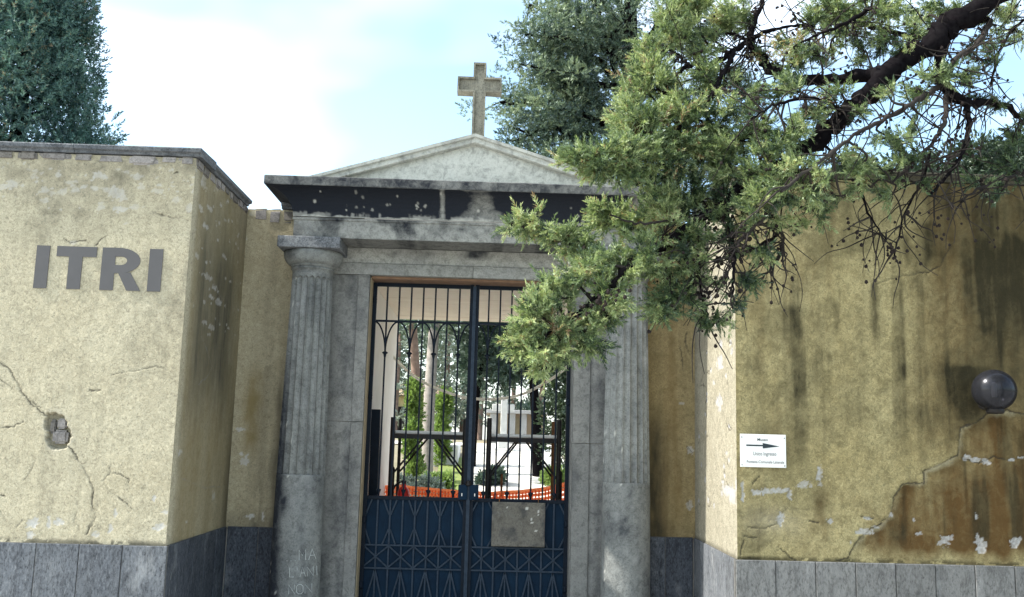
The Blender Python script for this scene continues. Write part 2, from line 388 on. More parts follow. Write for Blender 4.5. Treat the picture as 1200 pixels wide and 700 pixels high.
def wall_masks(U,Z,seed,cracks=(),flakes=(),spots=0,edge_u=()):
    """ragged crack and flake masks. cracks: (polyline, width); flakes: (u,z,ru,rz)"""
    jx=U+.018*(fbm(U*22,Z*22,seed,3)-.5)+.010*(vnoise(U*75,Z*75,seed+3)-.5)
    jz=Z+.018*(fbm(U*22,Z*22,seed+9,3)-.5)+.010*(vnoise(U*75,Z*75,seed+5)-.5)
    crack=np.zeros(U.shape)
    for pts,w in cracks:
        u=[p[0] for p in pts]; z=[p[1] for p in pts]
        sel=(U>min(u)-.05)&(U<max(u)+.05)&(Z>min(z)-.05)&(Z<max(z)+.05)
        d=seg_dist(jx[sel],jz[sel],pts); ww=w*.55*(.15+1.5*vnoise(U[sel]*14,Z[sel]*14,seed+31))
        crack[sel]=np.maximum(crack[sel],(.35+.65*sstep(.25,.6,vnoise(U[sel]*9,Z[sel]*9,seed+33)))*(1-sstep(ww*.5,ww*.5+.005,d)))
    fl=np.zeros(U.shape)
    for (u,z,ru,rz) in flakes:
        sel=(abs(U-u)<ru*1.8+.03)&(abs(Z-z)<rz*1.8+.03)
        q=np.hypot((jx[sel]-u)/ru,(jz[sel]-z)/rz)+1.9*(fbm(U[sel]*34,Z[sel]*34,seed+40,4,.65)-.5)
        fl[sel]=np.maximum(fl[sel],(1-sstep(.80,.98,q))*(.60+.8*np.clip(fbm(U[sel]*60,Z[sel]*60,seed+44,3)-.3,0,.5)))
    return crack,fl

def edges_taper(U,Z,us,zs,e=.03):
    return np.minimum(1,np.minimum(np.minimum(U-us[0],us[-1]-U),np.minimum(Z-zs[0],zs[-1]-Z))/e)

def steps(a,b,fine,lo,hi,coarse=.25):
    """coordinates a..b: fine inside lo..hi, coarse outside"""
    out=[np.arange(a,lo,coarse)] if lo>a else []
    out.append(np.linspace(max(a,lo),min(b,hi),max(2,int((min(b,hi)-max(a,lo))/fine))))
    if hi<b: out.append(np.append(np.arange(hi+coarse,b,coarse),b))
    return np.concatenate(out)

def streaks(U,Z,seed,fu=9,fz=.7):
    return fbm(U*fu,Z*fz,seed,4,.6)

wall_l=thing('plaster_wall',(XL,YF,0),'cream plaster wall with big grey ITRI lettering and a diagonal crack','wall')
wall_r=thing('plaster_wall',(XR,YF,0),'ochre stained plaster wall carrying the globe lamp and arrow sign','wall')

# --- left wall, front face
us=steps(-7.5,XL,.0072,-3.62,XL); zs=np.linspace(ZD-.02,3.585,400); U,Z=np.meshgrid(us,zs)
ck=[(px_line(p),w) for p,w in [
 ([(-8,418),(10,432),(22,452),(28,464),(42,478),(54,488)],.008),
 ([(80,522),(87,532),(95,545),(104,560),(108,573),(108,588),(112,606),(104,618),(101,627)],.008),
 ([(22,452),(28,464)],.012),([(96,547),(105,560)],.013),
 ([(-5,503),(15,500),(27,494)],.003),([(41,540),(36,552),(29,562)],.003),
 ([(130,543),(127,556),(121,563),(128,574),(140,585),(150,592),(158,600)],.004),
 ([(127,553),(143,556),(152,562),(150,577)],.003),([(90,600),(87,612),(94,620)],.003),
 ([(130,440),(150,436),(165,434),(181,429),(195,434)],.003),([(0,580),(6,582)],.004),
 ([(105,457),(120,458)],.003),([(75,279),(82,284),(100,281)],.006),([(113,288),(118,281),(125,277)],.004),
 ([(180,250),(200,254),(223,258)],.003),([(38,470),(47,478)],.003),([(0,445),(14,456)],.002),
 ([(203,203),(208,202)],.008),([(0,600),(8,612)],.003),([(20,618),(26,610)],.003)]]
fl=[]
for a,b,ra,rb in [(3,220,5,4),(15,217,7,5),(52,223,7,5),(62,226,6,3),(72,225,9,4),(88,222,9,4),(98,219,6,3),(112,221,7,4),(124,222,6,5),(136,226,12,9),(143,231,7,6),(118,243,6,5),(52,236,5,4),(115,205,7,4),(122,208,5,3),(38,207,5,3),(68,205,4,3),(140,245,9,3),(157,243,6,4),
   (38,613,7,6),(36,627,5,4),(57,613,2,7),(68,612,5,5),(71,613,4,3),(110,627,5,4),(130,620,3,6),(136,602,2,5),(181,585,3,4),(187,618,6,5),(192,600,5,2),(206,235,6,3),(222,243,4,6),(165,220,7,3),(185,224,6,3),(160,207,5,3),(86,284,5,2.5)]:
    p=at(a,b,YF); fl.append((p[0],p[2],ra/164,rb/164))
for _ in range(90):      # small lime spots of the weathered upper band
    a,b=rng.uniform(0,228),190+abs(rng.normal(28,22)); p=at(a,b,YF); s=rng.uniform(.6,2.2)/164; fl.append((p[0],p[2],s*rng.uniform(.8,2),s))
crack,flake=wall_masks(U,Z,3,ck,fl)
flake*=np.where(Z>2.9,.15+.6*fbm(U*9,Z*9,80,3),.9)
hx,hz=at(67,506,YF)[[0,2]]
hp=[(-.077,.118),(.008,.122),(.055,.04),(.085,-.08),(.07,-.105),(-.05,-.095),(-.06,0.)]
ang=np.arctan2(Z-hz,U-hx); rr=np.hypot(U-hx,Z-hz)
pa=np.array([math.atan2(b,a) for a,b in hp]); pr=np.array([math.hypot(a,b) for a,b in hp]); o_=np.argsort(pa)
lim=np.interp(ang.ravel(),np.concatenate([pa[o_]-2*np.pi,pa[o_],pa[o_]+2*np.pi]),np.tile(pr[o_],3)).reshape(U.shape)*(.88+.3*fbm(U*45,Z*45,60,3))
hole=1-sstep(-.006,.004,rr-lim); halo=(1-sstep(.0,.045,rr-lim))*(fbm(U*20,Z*20,62,3)>.42)
top_dirty=sstep(2.9,3.5,Z)*(.25+.75*fbm(U*3.5,Z*3.5,11,4))
rim=sstep(.035,.0,Z-ZD-.012*fbm(U*30,Z*3,13,3))*1.0
dark=.45*top_dirty*fbm(U*14,Z*14,12,4)*1.8+.75*rim*(fbm(U*16,Z*16,16)>.4)+.34*sstep(.5,.8,fbm(U*2.6,Z*1.9,19,5))*sstep(1.4,2.6,Z)*fbm(U*20,Z*20,18,3)*1.8
dark+=.14*sstep(.5,.8,streaks(U,Z,23))
brown=.14*sstep(.5,.75,fbm(U*1.6,Z*1.6,26,4))*(Z<1.6)
def d_l(U_,Z_):
    d=.005*(fbm(U*1.3,Z*1.3,5,3)-.5)+.0024*(fbm(U*17,Z*17,6,4)-.5)-.006*crack-.0025*flake-.045*hole
    return d*edges_taper(U,Z,us,zs)
grid_face('plaster_face',us,zs,lambda a,b:(a,np.full(a.shape,YF),b),(0,-1,0),d_l,MAT['plaster_l'],wall_l,
  dict(crack=np.clip(crack*.85+.15*hole,0,1),flake=np.clip(np.maximum(flake,.12*halo*(1-hole)),0,1),dark=np.clip(dark+.22*hole,0,1),brown=np.clip(brown,0,1)))
# the two stones showing in the broken patch
def stone(name,cx,y,cz,sx,sy,sz,mat,parent,seed):
    r_=np.random.default_rng(seed); me=bpy.data.meshes.new(name); bm=bmesh.new(); bmesh.ops.create_cube(bm,size=1)
    bmesh.ops.bevel(bm,geom=bm.edges[:],offset=.16,segments=2,affect='EDGES')
    org=ORIGIN[parent]
    for v in bm.verts:
        v.co=Vector((cx+v.co.x*sx-org[0]+r_.normal(0,.03*sx),y+v.co.y*sy-org[1]+r_.normal(0,.03*sy),cz+v.co.z*sz-org[2]+r_.normal(0,.03*sz)))
    bm.to_mesh(me); bm.free(); me.materials.append(mat); return link(name,me,parent)
stone('stone',hx+.018,YF+.036,hz-.035,.105,.05,.098,MAT['rubble'],wall_l,1)
stone('stone',hx+.020,YF+.040,hz+.056,.066,.05,.074,MAT['rubble'],wall_l,2)
stone('stone',hx-.043,YF+.044,hz+.035,.040,.05,.10,MAT['mortar'],wall_l,3)

# --- left wall, return face (towards the gate)
us=np.linspace(YF,0,150); zs=np.linspace(ZD-.02,3.585,280); U,Z=np.meshgrid(us,zs)
ck=[(px_line(p,X=XL),w) for p,w in [([(236,395),(241,405),(249,430),(243,442),(233,450)],.006),([(238,382),(247,384)],.004),([(250,328),(256,345),(262,352)],.006),([(212,560),(240,572),(262,570)],.003)]]
fl=[]
for a,b,ra,rb in [(243,324,8,3),(252,338,4,3),(256,354,4,4),(248,348,3,2),(240,378,4,2),(248,384,4,3),(246,392,3,2),(241,265,4,3),(246,244,4,3),(239,215,4,6),(262,300,3,3),(211,530,2.5,4),(250,582,2,6),(241,205,3,6),(255,222,3,3),(236,244,3,4),(270,330,2,2),(219,612,2,2),(232,300,3,3)]:
    p=at_x(a,b,XL); fl.append((p[1],p[2],ra/50,rb/150))
for _ in range(45):
    y_,z_=rng.uniform(YF,0),rng.uniform(2.4,3.55); s=rng.uniform(.006,.016); fl.append((y_,z_,s*2,s))
crack,flake=wall_masks(U,Z,103,ck,fl)
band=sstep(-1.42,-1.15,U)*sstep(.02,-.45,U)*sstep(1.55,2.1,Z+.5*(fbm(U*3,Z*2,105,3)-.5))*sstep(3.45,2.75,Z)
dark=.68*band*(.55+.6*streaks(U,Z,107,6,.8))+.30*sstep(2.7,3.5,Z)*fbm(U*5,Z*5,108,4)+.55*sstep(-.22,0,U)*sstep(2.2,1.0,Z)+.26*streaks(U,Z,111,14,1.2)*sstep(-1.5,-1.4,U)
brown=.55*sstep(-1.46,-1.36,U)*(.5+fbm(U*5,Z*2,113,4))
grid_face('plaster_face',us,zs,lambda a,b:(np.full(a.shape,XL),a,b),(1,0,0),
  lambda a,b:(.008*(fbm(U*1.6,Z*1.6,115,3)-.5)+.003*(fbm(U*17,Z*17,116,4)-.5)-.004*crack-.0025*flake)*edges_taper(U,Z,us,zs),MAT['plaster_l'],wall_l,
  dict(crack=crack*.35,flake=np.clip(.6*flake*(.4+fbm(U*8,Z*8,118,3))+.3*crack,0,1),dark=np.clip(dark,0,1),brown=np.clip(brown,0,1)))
# --- left wall, niche face beside the column
us=np.linspace(XL,-1.0,100); zs=np.linspace(ZD-.02,3.585,280); U,Z=np.meshgrid(us,zs)
fl=[]
for a,b,ra,rb in [(281,503,5,2.5),(286,541,5,4),(289,539,3,7),(294,605,6,2.5),(308,606,1.5,5),(283,532,3,2),(300,250,10,4),(285,280,4,5)]:
    p=at(a,b,0); fl.append((p[0],p[2],ra/134,rb/134))
crack,flake=wall_masks(U,Z,203,[],fl)
flake*=np.where(Z>2.7,.4,1)
bx,bz=at(296,480,0)[[0,2]]
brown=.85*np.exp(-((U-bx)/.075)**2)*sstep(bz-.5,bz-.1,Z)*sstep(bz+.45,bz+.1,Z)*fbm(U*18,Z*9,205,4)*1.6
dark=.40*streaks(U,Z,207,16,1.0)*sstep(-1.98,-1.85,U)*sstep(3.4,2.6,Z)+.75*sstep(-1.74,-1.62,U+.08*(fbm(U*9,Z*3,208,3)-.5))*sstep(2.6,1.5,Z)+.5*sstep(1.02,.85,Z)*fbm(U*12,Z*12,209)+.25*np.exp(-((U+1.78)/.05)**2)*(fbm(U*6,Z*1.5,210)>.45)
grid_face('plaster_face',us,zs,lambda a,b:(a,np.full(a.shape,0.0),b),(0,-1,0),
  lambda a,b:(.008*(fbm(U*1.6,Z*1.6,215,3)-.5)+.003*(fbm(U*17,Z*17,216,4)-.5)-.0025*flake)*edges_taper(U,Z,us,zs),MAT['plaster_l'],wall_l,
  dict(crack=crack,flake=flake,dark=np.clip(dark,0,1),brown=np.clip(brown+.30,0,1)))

# --- right wall, front face
us=steps(XR,8.5,.0076,XR,4.15); zs=np.linspace(ZD-.02,3.585,390); U,Z=np.meshgrid(us,zs)
Rz=lambda L_:[(840+a/2.8,450+b/2.8) for a,b in L_]
R3=lambda L_:[(840+a/2.917,220+b/2.917) for a,b in L_]
step_px=Rz([(400,580),(430,570),(460,520),(500,480),(535,460),(570,430),(582,370),(612,328),(678,325),(680,285),(750,255),(792,230),(802,140),(850,130),(890,95),(950,85),(1008,98),(1050,70)])
step=px_line(step_px)
ck=[(step,.009)]+[(px_line(p),w) for p,w in [
 (R3([(530,332),(640,300),(720,290),(765,265)]),.006),(R3([(765,265),(800,200),(850,160),(905,140)]),.004),
 (Rz([(100,470),(160,475),(200,455),(215,420),(240,400),(236,345)]),.007),(Rz([(240,405),(300,415)]),.003),
 (Rz([(205,535),(240,570),(262,580)]),.004),(Rz([(302,447),(335,455)]),.006),(Rz([(120,330),(138,305)]),.004),(Rz([(805,245),(860,262),(905,240),(960,250),(1050,238)]),.005),
 (Rz([(470,435),(515,440)]),.006),(Rz([(70,600),(90,500),(130,505)]),.002)]]
fl=[]
for a,b,ra,rb in [(130,357,17,9),(165,352,22,9),(205,350,22,9),(232,347,10,7),(285,332,20,12),(312,335,8,8),(337,300,9,26),(86,355,5,30),(240,370,6,16),(212,440,12,20),(490,440,20,5),(440,520,5,10),(487,485,26,9),(520,468,12,5),
   (748,520,18,14),(765,505,16,10),(868,520,15,20),(866,545,14,12),(980,526,14,14),(996,512,8,8),(845,250,28,7),(885,253,14,9),(965,249,14,4),(998,243,10,4),(852,432,7,12),(662,492,12,6),(645,445,6,4),(572,428,5,6),(372,450,8,7),(825,243,12,7)]:
    p=at(840+a/2.8,450+b/2.8,YF); fl.append((p[0],p[2],ra/2.8/164*1.15,rb/2.8/164*1.15))
crack,flake=wall_masks(U,Z,303,ck,fl)
# old darker patch to the right of the stepped crack
su=np.array([p[0] for p in step]); sz=np.array([p[1] for p in step])
zz=np.interp(U,su,sz); jit=.03*(fbm(U*14,Z*14,306,3)-.5)
low=sstep(.0,.012,zz+jit-Z)*(U>su[0])
sd_=seg_dist(U,Z,step); rimc=low*(1-sstep(.0,.055,sd_+.09*(fbm(U*10,Z*10,308,4)-.45)))*sstep(.35,.6,fbm(U*6,Z*6,309,3))
tex=streaks(U,Z,311,7,1.1)
brown=low*(.18+.60*sstep(2.5,3.35,U)+.95*(streaks(U,Z,317,9,1.0)-.42)+.35*(fbm(U*5,Z*5,318,4)-.5))*(1-.7*rimc)*sstep(.85,.97,Z+.05*(fbm(U*15,Z*3,312,3)-.5))
brown+=.60*np.exp(-((U-at(965,600,YF)[0])/.06)**2)*np.exp(-((Z-at(965,600,YF)[2])/.16)**2)*fbm(U*16,Z*6,313,3)*1.6
brown+=.35*sstep(.5,.72,fbm(U*3,Z*2.2,314,4))*sstep(1.5,1.0,Z)
brown+=.55*sstep(3.0,3.5,U+.15*(tex-.5))*sstep(1.4,1.8,Z)*(1-low)+.25*sstep(.5,.75,streaks(U,Z,319,5,.6))
bl=at(905,612,YF); pale=np.exp(-((U-bl[0])/.20)**2-((Z-bl[2])/.10)**2)     # freshly patched pale area
# black run-off below the coping
runx=at(1105,350,YF)[0]
right_run=sstep(runx-.25,runx+.45,U+.40*(fbm(U*4,Z*1.2,316,4)-.5)+.12*Z-.33)*sstep(1.65,2.85,Z+.35*(tex-.5))*sstep(3.62,2.95,Z+.55*(fbm(U*3.5,Z*3.5,331,4)-.5))
dark=right_run*(.42+.62*sstep(.30,.70,streaks(U,Z,318,8,.45)))
for a,y0,y1,w,s in [(1025,330,400,5,.75),(980,355,395,4,.5),(1062,275,310,5,.6),(1085,260,310,8,.7),(1010,360,460,5,.25),(1058,330,450,4,.25),(930,360,470,14,.22),(1130,430,500,22,.7),(890,350,640,9,.22)]:
    c=at(a,(y0+y1)/2,YF); top=at(a,y0,YF)[2]; bot=at(a,y1,YF)[2]
    dark+=s*np.exp(-((U-c[0]+.02*(fbm(U*3,Z*6,320,2)-.5))/(w/164))**2)*sstep(bot-.06,bot+.1,Z)*sstep(top+.03,top-.03,Z)*(.6+.7*tex)
lx,lz=at(1163,458,YF)[[0,2]]
dark+=.75*np.exp(-(((U-lx+.12)/.15)**2+((Z-lz)/.22)**2))*(.6+.7*fbm(U*20,Z*20,322))*(1-low)
dark+=.60*low*np.exp(-(((U-at(1052,625,YF)[0])/.075)**2+((Z-at(1052,625,YF)[2])/.10)**2))*(.5+fbm(U*20,Z*20,323))
dark+=.75*low*sstep(.48,.74,streaks(U,Z,325,9,.9))*sstep(.9,1.05,Z)
dark+=.38*sstep(.42,.72,fbm(U*4,Z*3.2,327,6,.6))*(1-low)
dark+=.7*sstep(.03,.0,Z-ZD-.012*fbm(U*30,Z*3,328,3))*(fbm(U*16,Z*16,329)>.42)
dark+=.35*sstep(3.15,3.5,Z)*fbm(U*4,Z*4,330,3)+.42*sstep(.46,.72,streaks(U,Z,340,11,.55))*sstep(1.3,1.9,Z)*(1-low)
pale_a=np.clip(.45*pale*(fbm(U*9,Z*9,332,3)+.3)+.45*rimc*(Z>.9)*(fbm(U*6,Z*6,333,3)+.25),0,.45)
grid_face('plaster_face',us,zs,lambda a,b:(a,np.full(a.shape,YF),b),(0,-1,0),
  lambda a,b:(.010*(fbm(U*1.3,Z*1.3,335,3)-.5)+.003*(fbm(U*17,Z*17,336,4)-.5)-.007*crack-.004*flake-.004*low)*edges_taper(U,Z,us,zs),MAT['plaster_r'],wall_r,
  dict(crack=np.clip(crack*.8*(1-flake),0,1),flake=np.clip(np.maximum(flake,.38*pale_a),0,1),dark=np.clip(dark*(1-pale_a),0,1),brown=np.clip(brown*(1-pale_a),0,1)))
# --- right wall, return face: pale peeling paint
XRB=1.955
us=np.linspace(YF,0,150); zs=np.linspace(ZD-.02,3.585,280); U,Z=np.meshgrid(us,zs)
R6=lambda a,b:(660+a/2.186,380+b/2.186)
fl=[]; ck=[]
for a,b,ra,rb in [(397,100,10,18),(395,200,9,18),(420,425,18,14),(432,445,10,14),(443,410,4,16),(405,405,6,6),(415,330,3,6),(380,150,3,6),(400,50,4,10),(430,70,4,10)]:
    p=at_x(*R6(a,b),XR); fl.append((p[1],p[2],ra/2.186/36,rb/2.186/150))
for _ in range(46):
    y_,z_=rng.uniform(YF+.05,-.1),rng.uniform(1.1,3.4); L_=rng.uniform(.02,.09); ck.append(([(y_,z_),(y_+rng.normal(0,.06),z_-L_),(y_+rng.normal(0,.06),z_-L_*1.4)],.008))
    if rng.random()<.5: fl.append((y_,z_-L_*.5,.03,.02))
crack,flake=wall_masks(U,Z,403,ck,fl)
dark=.25*streaks(U,Z,405,8,1)*(Z>2.4)+.55*sstep(.03,.0,Z-ZD-.012*fbm(U*30,Z*3,406,3))
grid_face('plaster_face',us,zs,lambda a,b:(XR+(XRB-XR)*(a-YF)/(-YF),a,b),(-1,0,0),
  lambda a,b:(.008*(fbm(U*1.6,Z*1.6,415,3)-.5)+.004*(fbm(U*9,Z*9,416,4)-.5)-.004*crack-.003*flake)*edges_taper(U,Z,us,zs),MAT['plaster_pale'],wall_r,
  dict(crack=crack*.75,flake=flake,dark=np.clip(dark,0,1),brown=np.zeros(U.shape)))
# --- right wall, niche face
us=np.linspace(1.0,XRB,100); U,Z=np.meshgrid(us,zs)
fl=[]; ck=[]
for a,b,ra,rb in [(325,325,8,10),(323,465,8,12),(303,203,6,5),(318,470,5,5)]:
    p=at(*R6(a,b),0); fl.append((p[0],p[2],ra/2.186/134,rb/2.186/134))
for pts in ([(318,20),(312,45),(320,70)],[(300,60),(308,120)],[(318,315),(330,330)],[(316,450),(325,475)]): ck.append((px_line([R6(*q) for q in pts],Y=0),.012))
crack,flake=wall_masks(U,Z,503,ck,fl)
cx_=at(765,560,0)[0]
dark=.85*np.exp(-((U-cx_-.02)/.10)**2)*sstep(2.1,1.5,Z)*(.5+fbm(U*12,Z*4,505,3))+.35*streaks(U,Z,507,14,1.0)+.4*sstep(1.05,.85,Z)*fbm(U*10,Z*10,508)
brown=.35*sstep(.42,.7,streaks(U,Z,510,8,.8))+.25
grid_face('plaster_face',us,zs,lambda a,b:(a,np.full(a.shape,0.0),b),(0,-1,0),
  lambda a,b:(.008*(fbm(U*1.6,Z*1.6,515,3)-.5)+.004*(fbm(U*9,Z*9,516,4)-.5)-.004*crack-.003*flake)*edges_taper(U,Z,us,zs),MAT['plaster_niche'],wall_r,
  dict(crack=crack*.7,flake=flake*.7,dark=np.clip(dark,0,1),brown=np.clip(brown,0,1)))

# wall cores (the thickness behind the render), rear faces, copings, dado slabs
def coping_run(p, q, out_n, parent, over=.045, thick=.36, mat='coping'):
    """row of moulded coping stones from p to q (plan points on the wall face), out_n outward normal"""
    p=np.array(p,float); q=np.array(q,float); n=np.array(out_n,float); Lr=np.linalg.norm(q-p); t=(q-p)/Lr
    prof=[(.0,ZC-.0),(.018,ZC),(.022,ZC+.018),(over,ZC+.026),(over+.004,ZT-.008),(over-.004,ZT),(-thick,ZT+.012),(-thick,ZC)]
    k=max(1,round(Lr/.95)); e=np.linspace(0,Lr,k+1)
    for a,b in zip(e[:-1],e[1:]):
        a2,b2=a+.0015,b-.0015; V=[]
        for s in (a2,b2):
            for (o_,z) in prof: c=p+t*s+n*o_; V.append((c[0],c[1],z+rng.normal(0,.0008)))
        m=len(prof); F=[[i,(i+1)%m,m+(i+1)%m,m+i] for i in range(m)]
        part('coping_stone',V,[np.array(F),np.array([list(range(m))[::-1],list(range(m,2*m))])],MAT[mat],parent,False,dict(dark=np.full(2*m,.25)))
coping_run((-7.5,YF),(XL+.045,YF),(0,-1),wall_l)
coping_run((XL,YF),(XL,-.045),(1,0),wall_l,thick=.30)
coping_run((XL+.3,0),(-1.2,0),(0,-1),wall_l,thick=.30); 
coping_run((XR-.045,YF),(8.5,YF),(0,-1),wall_r,mat='coping_moss')
coping_run((XRB,-.045),(XR,YF+.36),(-1,0),wall_r,thick=.30)
coping_run((1.2,0),(XRB-.3,0),(0,-1),wall_r,thick=.30)
def core(parent,x0,x1,y0,y1): box('wall_core',x0,x1,y0,y1,0.0,ZC-.012,MAT['white'],parent)
core(wall_l,-7.5,XL-.02,YF+.06,YF+.40); core(wall_l,XL-.32,XL-.02,YF+.405,.30); core(wall_l,XL-.015,-1.26,.03,.30)
core(wall_r,XRB+.02,8.5,YF+.06,YF+.40); core(wall_r,XRB+.02,XRB+.34,YF+.405,.30); core(wall_r,1.20,XRB+.015,.03,.30)

# exposed rough stones under the coping, where the render has fallen off
def rubble_row(p,q,n,parent,z0,z1,w=.16,prob=1.0):
    p=np.array(p,float); q=np.array(q,float); Lr=np.linalg.norm(q-p); t=(q-p)/Lr; n=np.array(n,float); s=0
    while s<Lr:
        ww=w*rng.uniform(.6,1.5); e=min(s+ww,Lr); c=p+t*(s+e)/2
        if rng.random()<prob and e-s>.03:
            h=(z1-z0)*rng.uniform(.75,1.05); pr=rng.uniform(.004,.014)
            lx_=(e-s)*.96 if abs(t[0])>.5 else .06; ly_=.06 if abs(t[0])>.5 else (e-s)*.96
            stone('stone',c[0]+n[0]*(pr-.03),c[1]+n[1]*(pr-.03),z1-h/2-.002,lx_,ly_,h,MAT['rubble'] if rng.random()<.8 else MAT['mortar'],parent,int(rng.integers(1e6)))
        s=e
rubble_row((-3.7,YF),(XL,YF),(0,-1),wall_l,3.525,ZC)
rubble_row((XL,YF),(XL,-.02),(1,0),wall_l,3.52,ZC,.13)
rubble_row((XL+.05,0),(-1.62,0),(0,-1),wall_l,3.44,ZC,.10)

def dado(p,q,n,w,mat,parent,proud=.018,first=None):
    p=np.array(p,float); q=np.array(q,float); Lr=np.linalg.norm(q-p); t=(q-p)/Lr; n=np.array(n,float)
    e=[0.0]; 
    while e[-1]<Lr-1e-6: e.append(min(Lr,e[-1]+(first if (first and len(e)==1) else w)))
    for a,b in zip(e[:-1],e[1:]):
        if b-a<.02: continue
        a2,b2=a+.0035,b-.0035; pr=proud+rng.uniform(-.002,.003); c=[p+t*a2+n*pr,p+t*b2+n*pr,p+t*b2-n*.04,p+t*a2-n*.04]
        V=[(x[0],x[1],0.006) for x in c]+[(x[0],x[1],ZD-.004+rng.normal(0,.0015)) for x in c]
        o=part('dado_slab',V,BOXF,mat,parent); bevel_mesh(o.data,.0025)
    c=[p+n*(proud-.008),q+n*(proud-.008),q-n*.03,p-n*.03]   # mortar bed showing in the joints and along the top
    V=[(x[0],x[1],0.006) for x in c]+[(x[0],x[1],ZD-.002) for x in c]
    part('mortar_bed',V,BOXF,MAT['bed'],parent)
MAT['bed']=simple_mat('mortar_bed',(.13,.13,.125),(.07,.07,.07),.95,0,30,.3)
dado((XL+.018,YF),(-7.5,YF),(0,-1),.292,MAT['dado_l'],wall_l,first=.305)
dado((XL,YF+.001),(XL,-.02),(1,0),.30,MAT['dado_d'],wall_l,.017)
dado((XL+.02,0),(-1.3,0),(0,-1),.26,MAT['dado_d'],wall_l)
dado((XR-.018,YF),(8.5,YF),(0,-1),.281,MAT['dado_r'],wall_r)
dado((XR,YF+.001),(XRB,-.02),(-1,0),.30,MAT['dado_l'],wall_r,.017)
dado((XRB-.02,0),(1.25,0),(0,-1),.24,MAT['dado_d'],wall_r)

# ITRI lettering: raised 2 mm paint-thick letters on the left wall
def letter(poly_list, parent):
    bm=bmesh.new(); org=ORIGIN[parent]
    for poly in poly_list:
        vs_=[bm.verts.new((x-org[0],YF-.0055-org[1],z-org[2])) for x,z in poly]; bm.faces.new(vs_)
    r_=bmesh.ops.extrude_face_region(bm,geom=bm.faces[:]); 
    for v in [g for g in r_['geom'] if isinstance(g,bmesh.types.BMVert)]: v.co.y+=.0075
    bmesh.ops.recalc_face_normals(bm,faces=bm.faces[:])
    me=bpy.data.meshes.new('letter'); bm.to_mesh(me); bm.free(); me.materials.append(MAT['letter']); return link('letter',me,parent)
ZB_,ZH_=2.592,.309
def lx0(px): return at(px,315,YF)[0]
def rect(x0,x1,a,b): return [(x0,ZB_+a*ZH_),(x1,ZB_+a*ZH_),(x1,ZB_+b*ZH_),(x0,ZB_+b*ZH_)]
letter([rect(lx0(41.2),lx0(56.6),0,1)],wall_l)
letter([rect(lx0(80),lx0(95.8),0,.76),rect(lx0(65.0),lx0(112.0),.76,1)],wall_l)
letter([rect(lx0(174.3),lx0(190.0),0,1)],wall_l)
# R: outer bowl, inner counter, leg
x0=lx0(118.7); x1=lx0(134.5); xb=lx0(164.0); xc=lx0(148.5); zt=ZB_+ZH_
outer=[]; inner=[]
K=14; oc=(xb-.150,ZB_+.70*ZH_); 
for k in range(K+1):
    th=math.pi/2-math.pi*k/K
    outer.append((oc[0]+.150*math.cos(th)*(1.0),oc[1]+.300*ZH_*math.sin(th)))
    inner.append((xc-.045+.045*math.cos(th),ZB_+.695*ZH_+.10*ZH_*math.sin(th)))
polys=[rect(x0,x1,0,1)]
ring_o=[(x1,zt)]+outer+[(x1,ZB_+.40*ZH_)]
ring_i=[(x1,ZB_+.795*ZH_)]+inner+[(x1,ZB_+.595*ZH_)]
for k in range(len(ring_o)-1): polys.append([ring_o[k],ring_o[k+1],ring_i[k+1],ring_i[k]])
letter(polys,wall_l).data.name='letter_r'
lr=[c for c in wall_l.children if c.data and c.data.name=='letter_r'][0]
bm=bmesh.new(); bm.from_mesh(lr.data); org=ORIGIN[wall_l]
leg=[(lx0(139.2),ZB_+.405*ZH_),(lx0(150.5),ZB_),(lx0(166.5),ZB_),(lx0(153.3),ZB_+.43*ZH_)]
f1=[bm.verts.new((x-org[0],YF-.0057-org[1],z-org[2])) for x,z in leg]; f2=[bm.verts.new((x-org[0],YF+.002-org[1],z-org[2])) for x,z in leg]
bm.faces.new(f1); bm.faces.new(f2[::-1])
for i in range(4): bm.faces.new([f1[i],f2[i],f2[(i+1)%4],f1[(i+1)%4]])
bm.to_mesh(lr.data); bm.free()

# ------------------------------------------------------------------ portal
PX=-0.033
portal=thing('stone_portal',(PX,-.2,0),'grey stone cemetery gateway with two columns, dark cornice and pediment','gateway')
YA=-.42                               # architrave face
def extrude_profile(name, prof, x0, x1, mat, parent, nseg, maskf=None, subdiv=1, rough=.0015, mitre=True, ends=True, seed=0):
    """prof: (outward distance from YA, z). The moulding returns at both ends: the end stands out by the same distance."""
    P=[]
    for (a,b),(c,d) in zip(prof[:-1],prof[1:]):
        for k in range(subdiv): P.append((a+(c-a)*k/subdiv,b+(d-b)*k/subdiv))
    P.append(prof[-1]); P=np.array(P); m=len(P)
    xs=np.linspace(0,1,nseg+1); V=[]; dk=[]; flk=[]
    # plan path: back-left -> front-left -> front-right -> back-right, offset outwards by P[:,0]
    back=.02
    plan=[(x0,back,'L')]+[(x0,YA,'C0')]+[(x0+(x1-x0)*t,YA,'F') for t in xs[1:-1]]+[(x1,YA,'C1'),(x1,back,'R')]
    for (x,y,k) in plan:
        for (o_,z) in P:
            dx=-o_ if k in('L','C0') else (o_ if k in('C1','R') else 0)
            dy=-o_ if k in('C0','C1','F') else 0
            V.append((x+dx,y+dy,z))
    V=np.array(V); n=len(plan)
    h=fbm(V[:,0]*14+V[:,1]*9,V[:,2]*14,seed+700,4)-.5
    V[:,1]+=h*rough*2; V[:,2]+=(vnoise(V[:,0]*6,V[:,2]*3,seed+9)-.5)*rough*2
    i=np.arange(n-1)[:,None]*m; j=np.arange(m-1)[None,:]
    F=np.stack([i+j,i+j+1,i+m+j+1,i+m+j],-1).reshape(-1,4)[:,::-1]
    a=maskf(V) if maskf else {}
    return part(name,V,F,mat,parent,False,a)

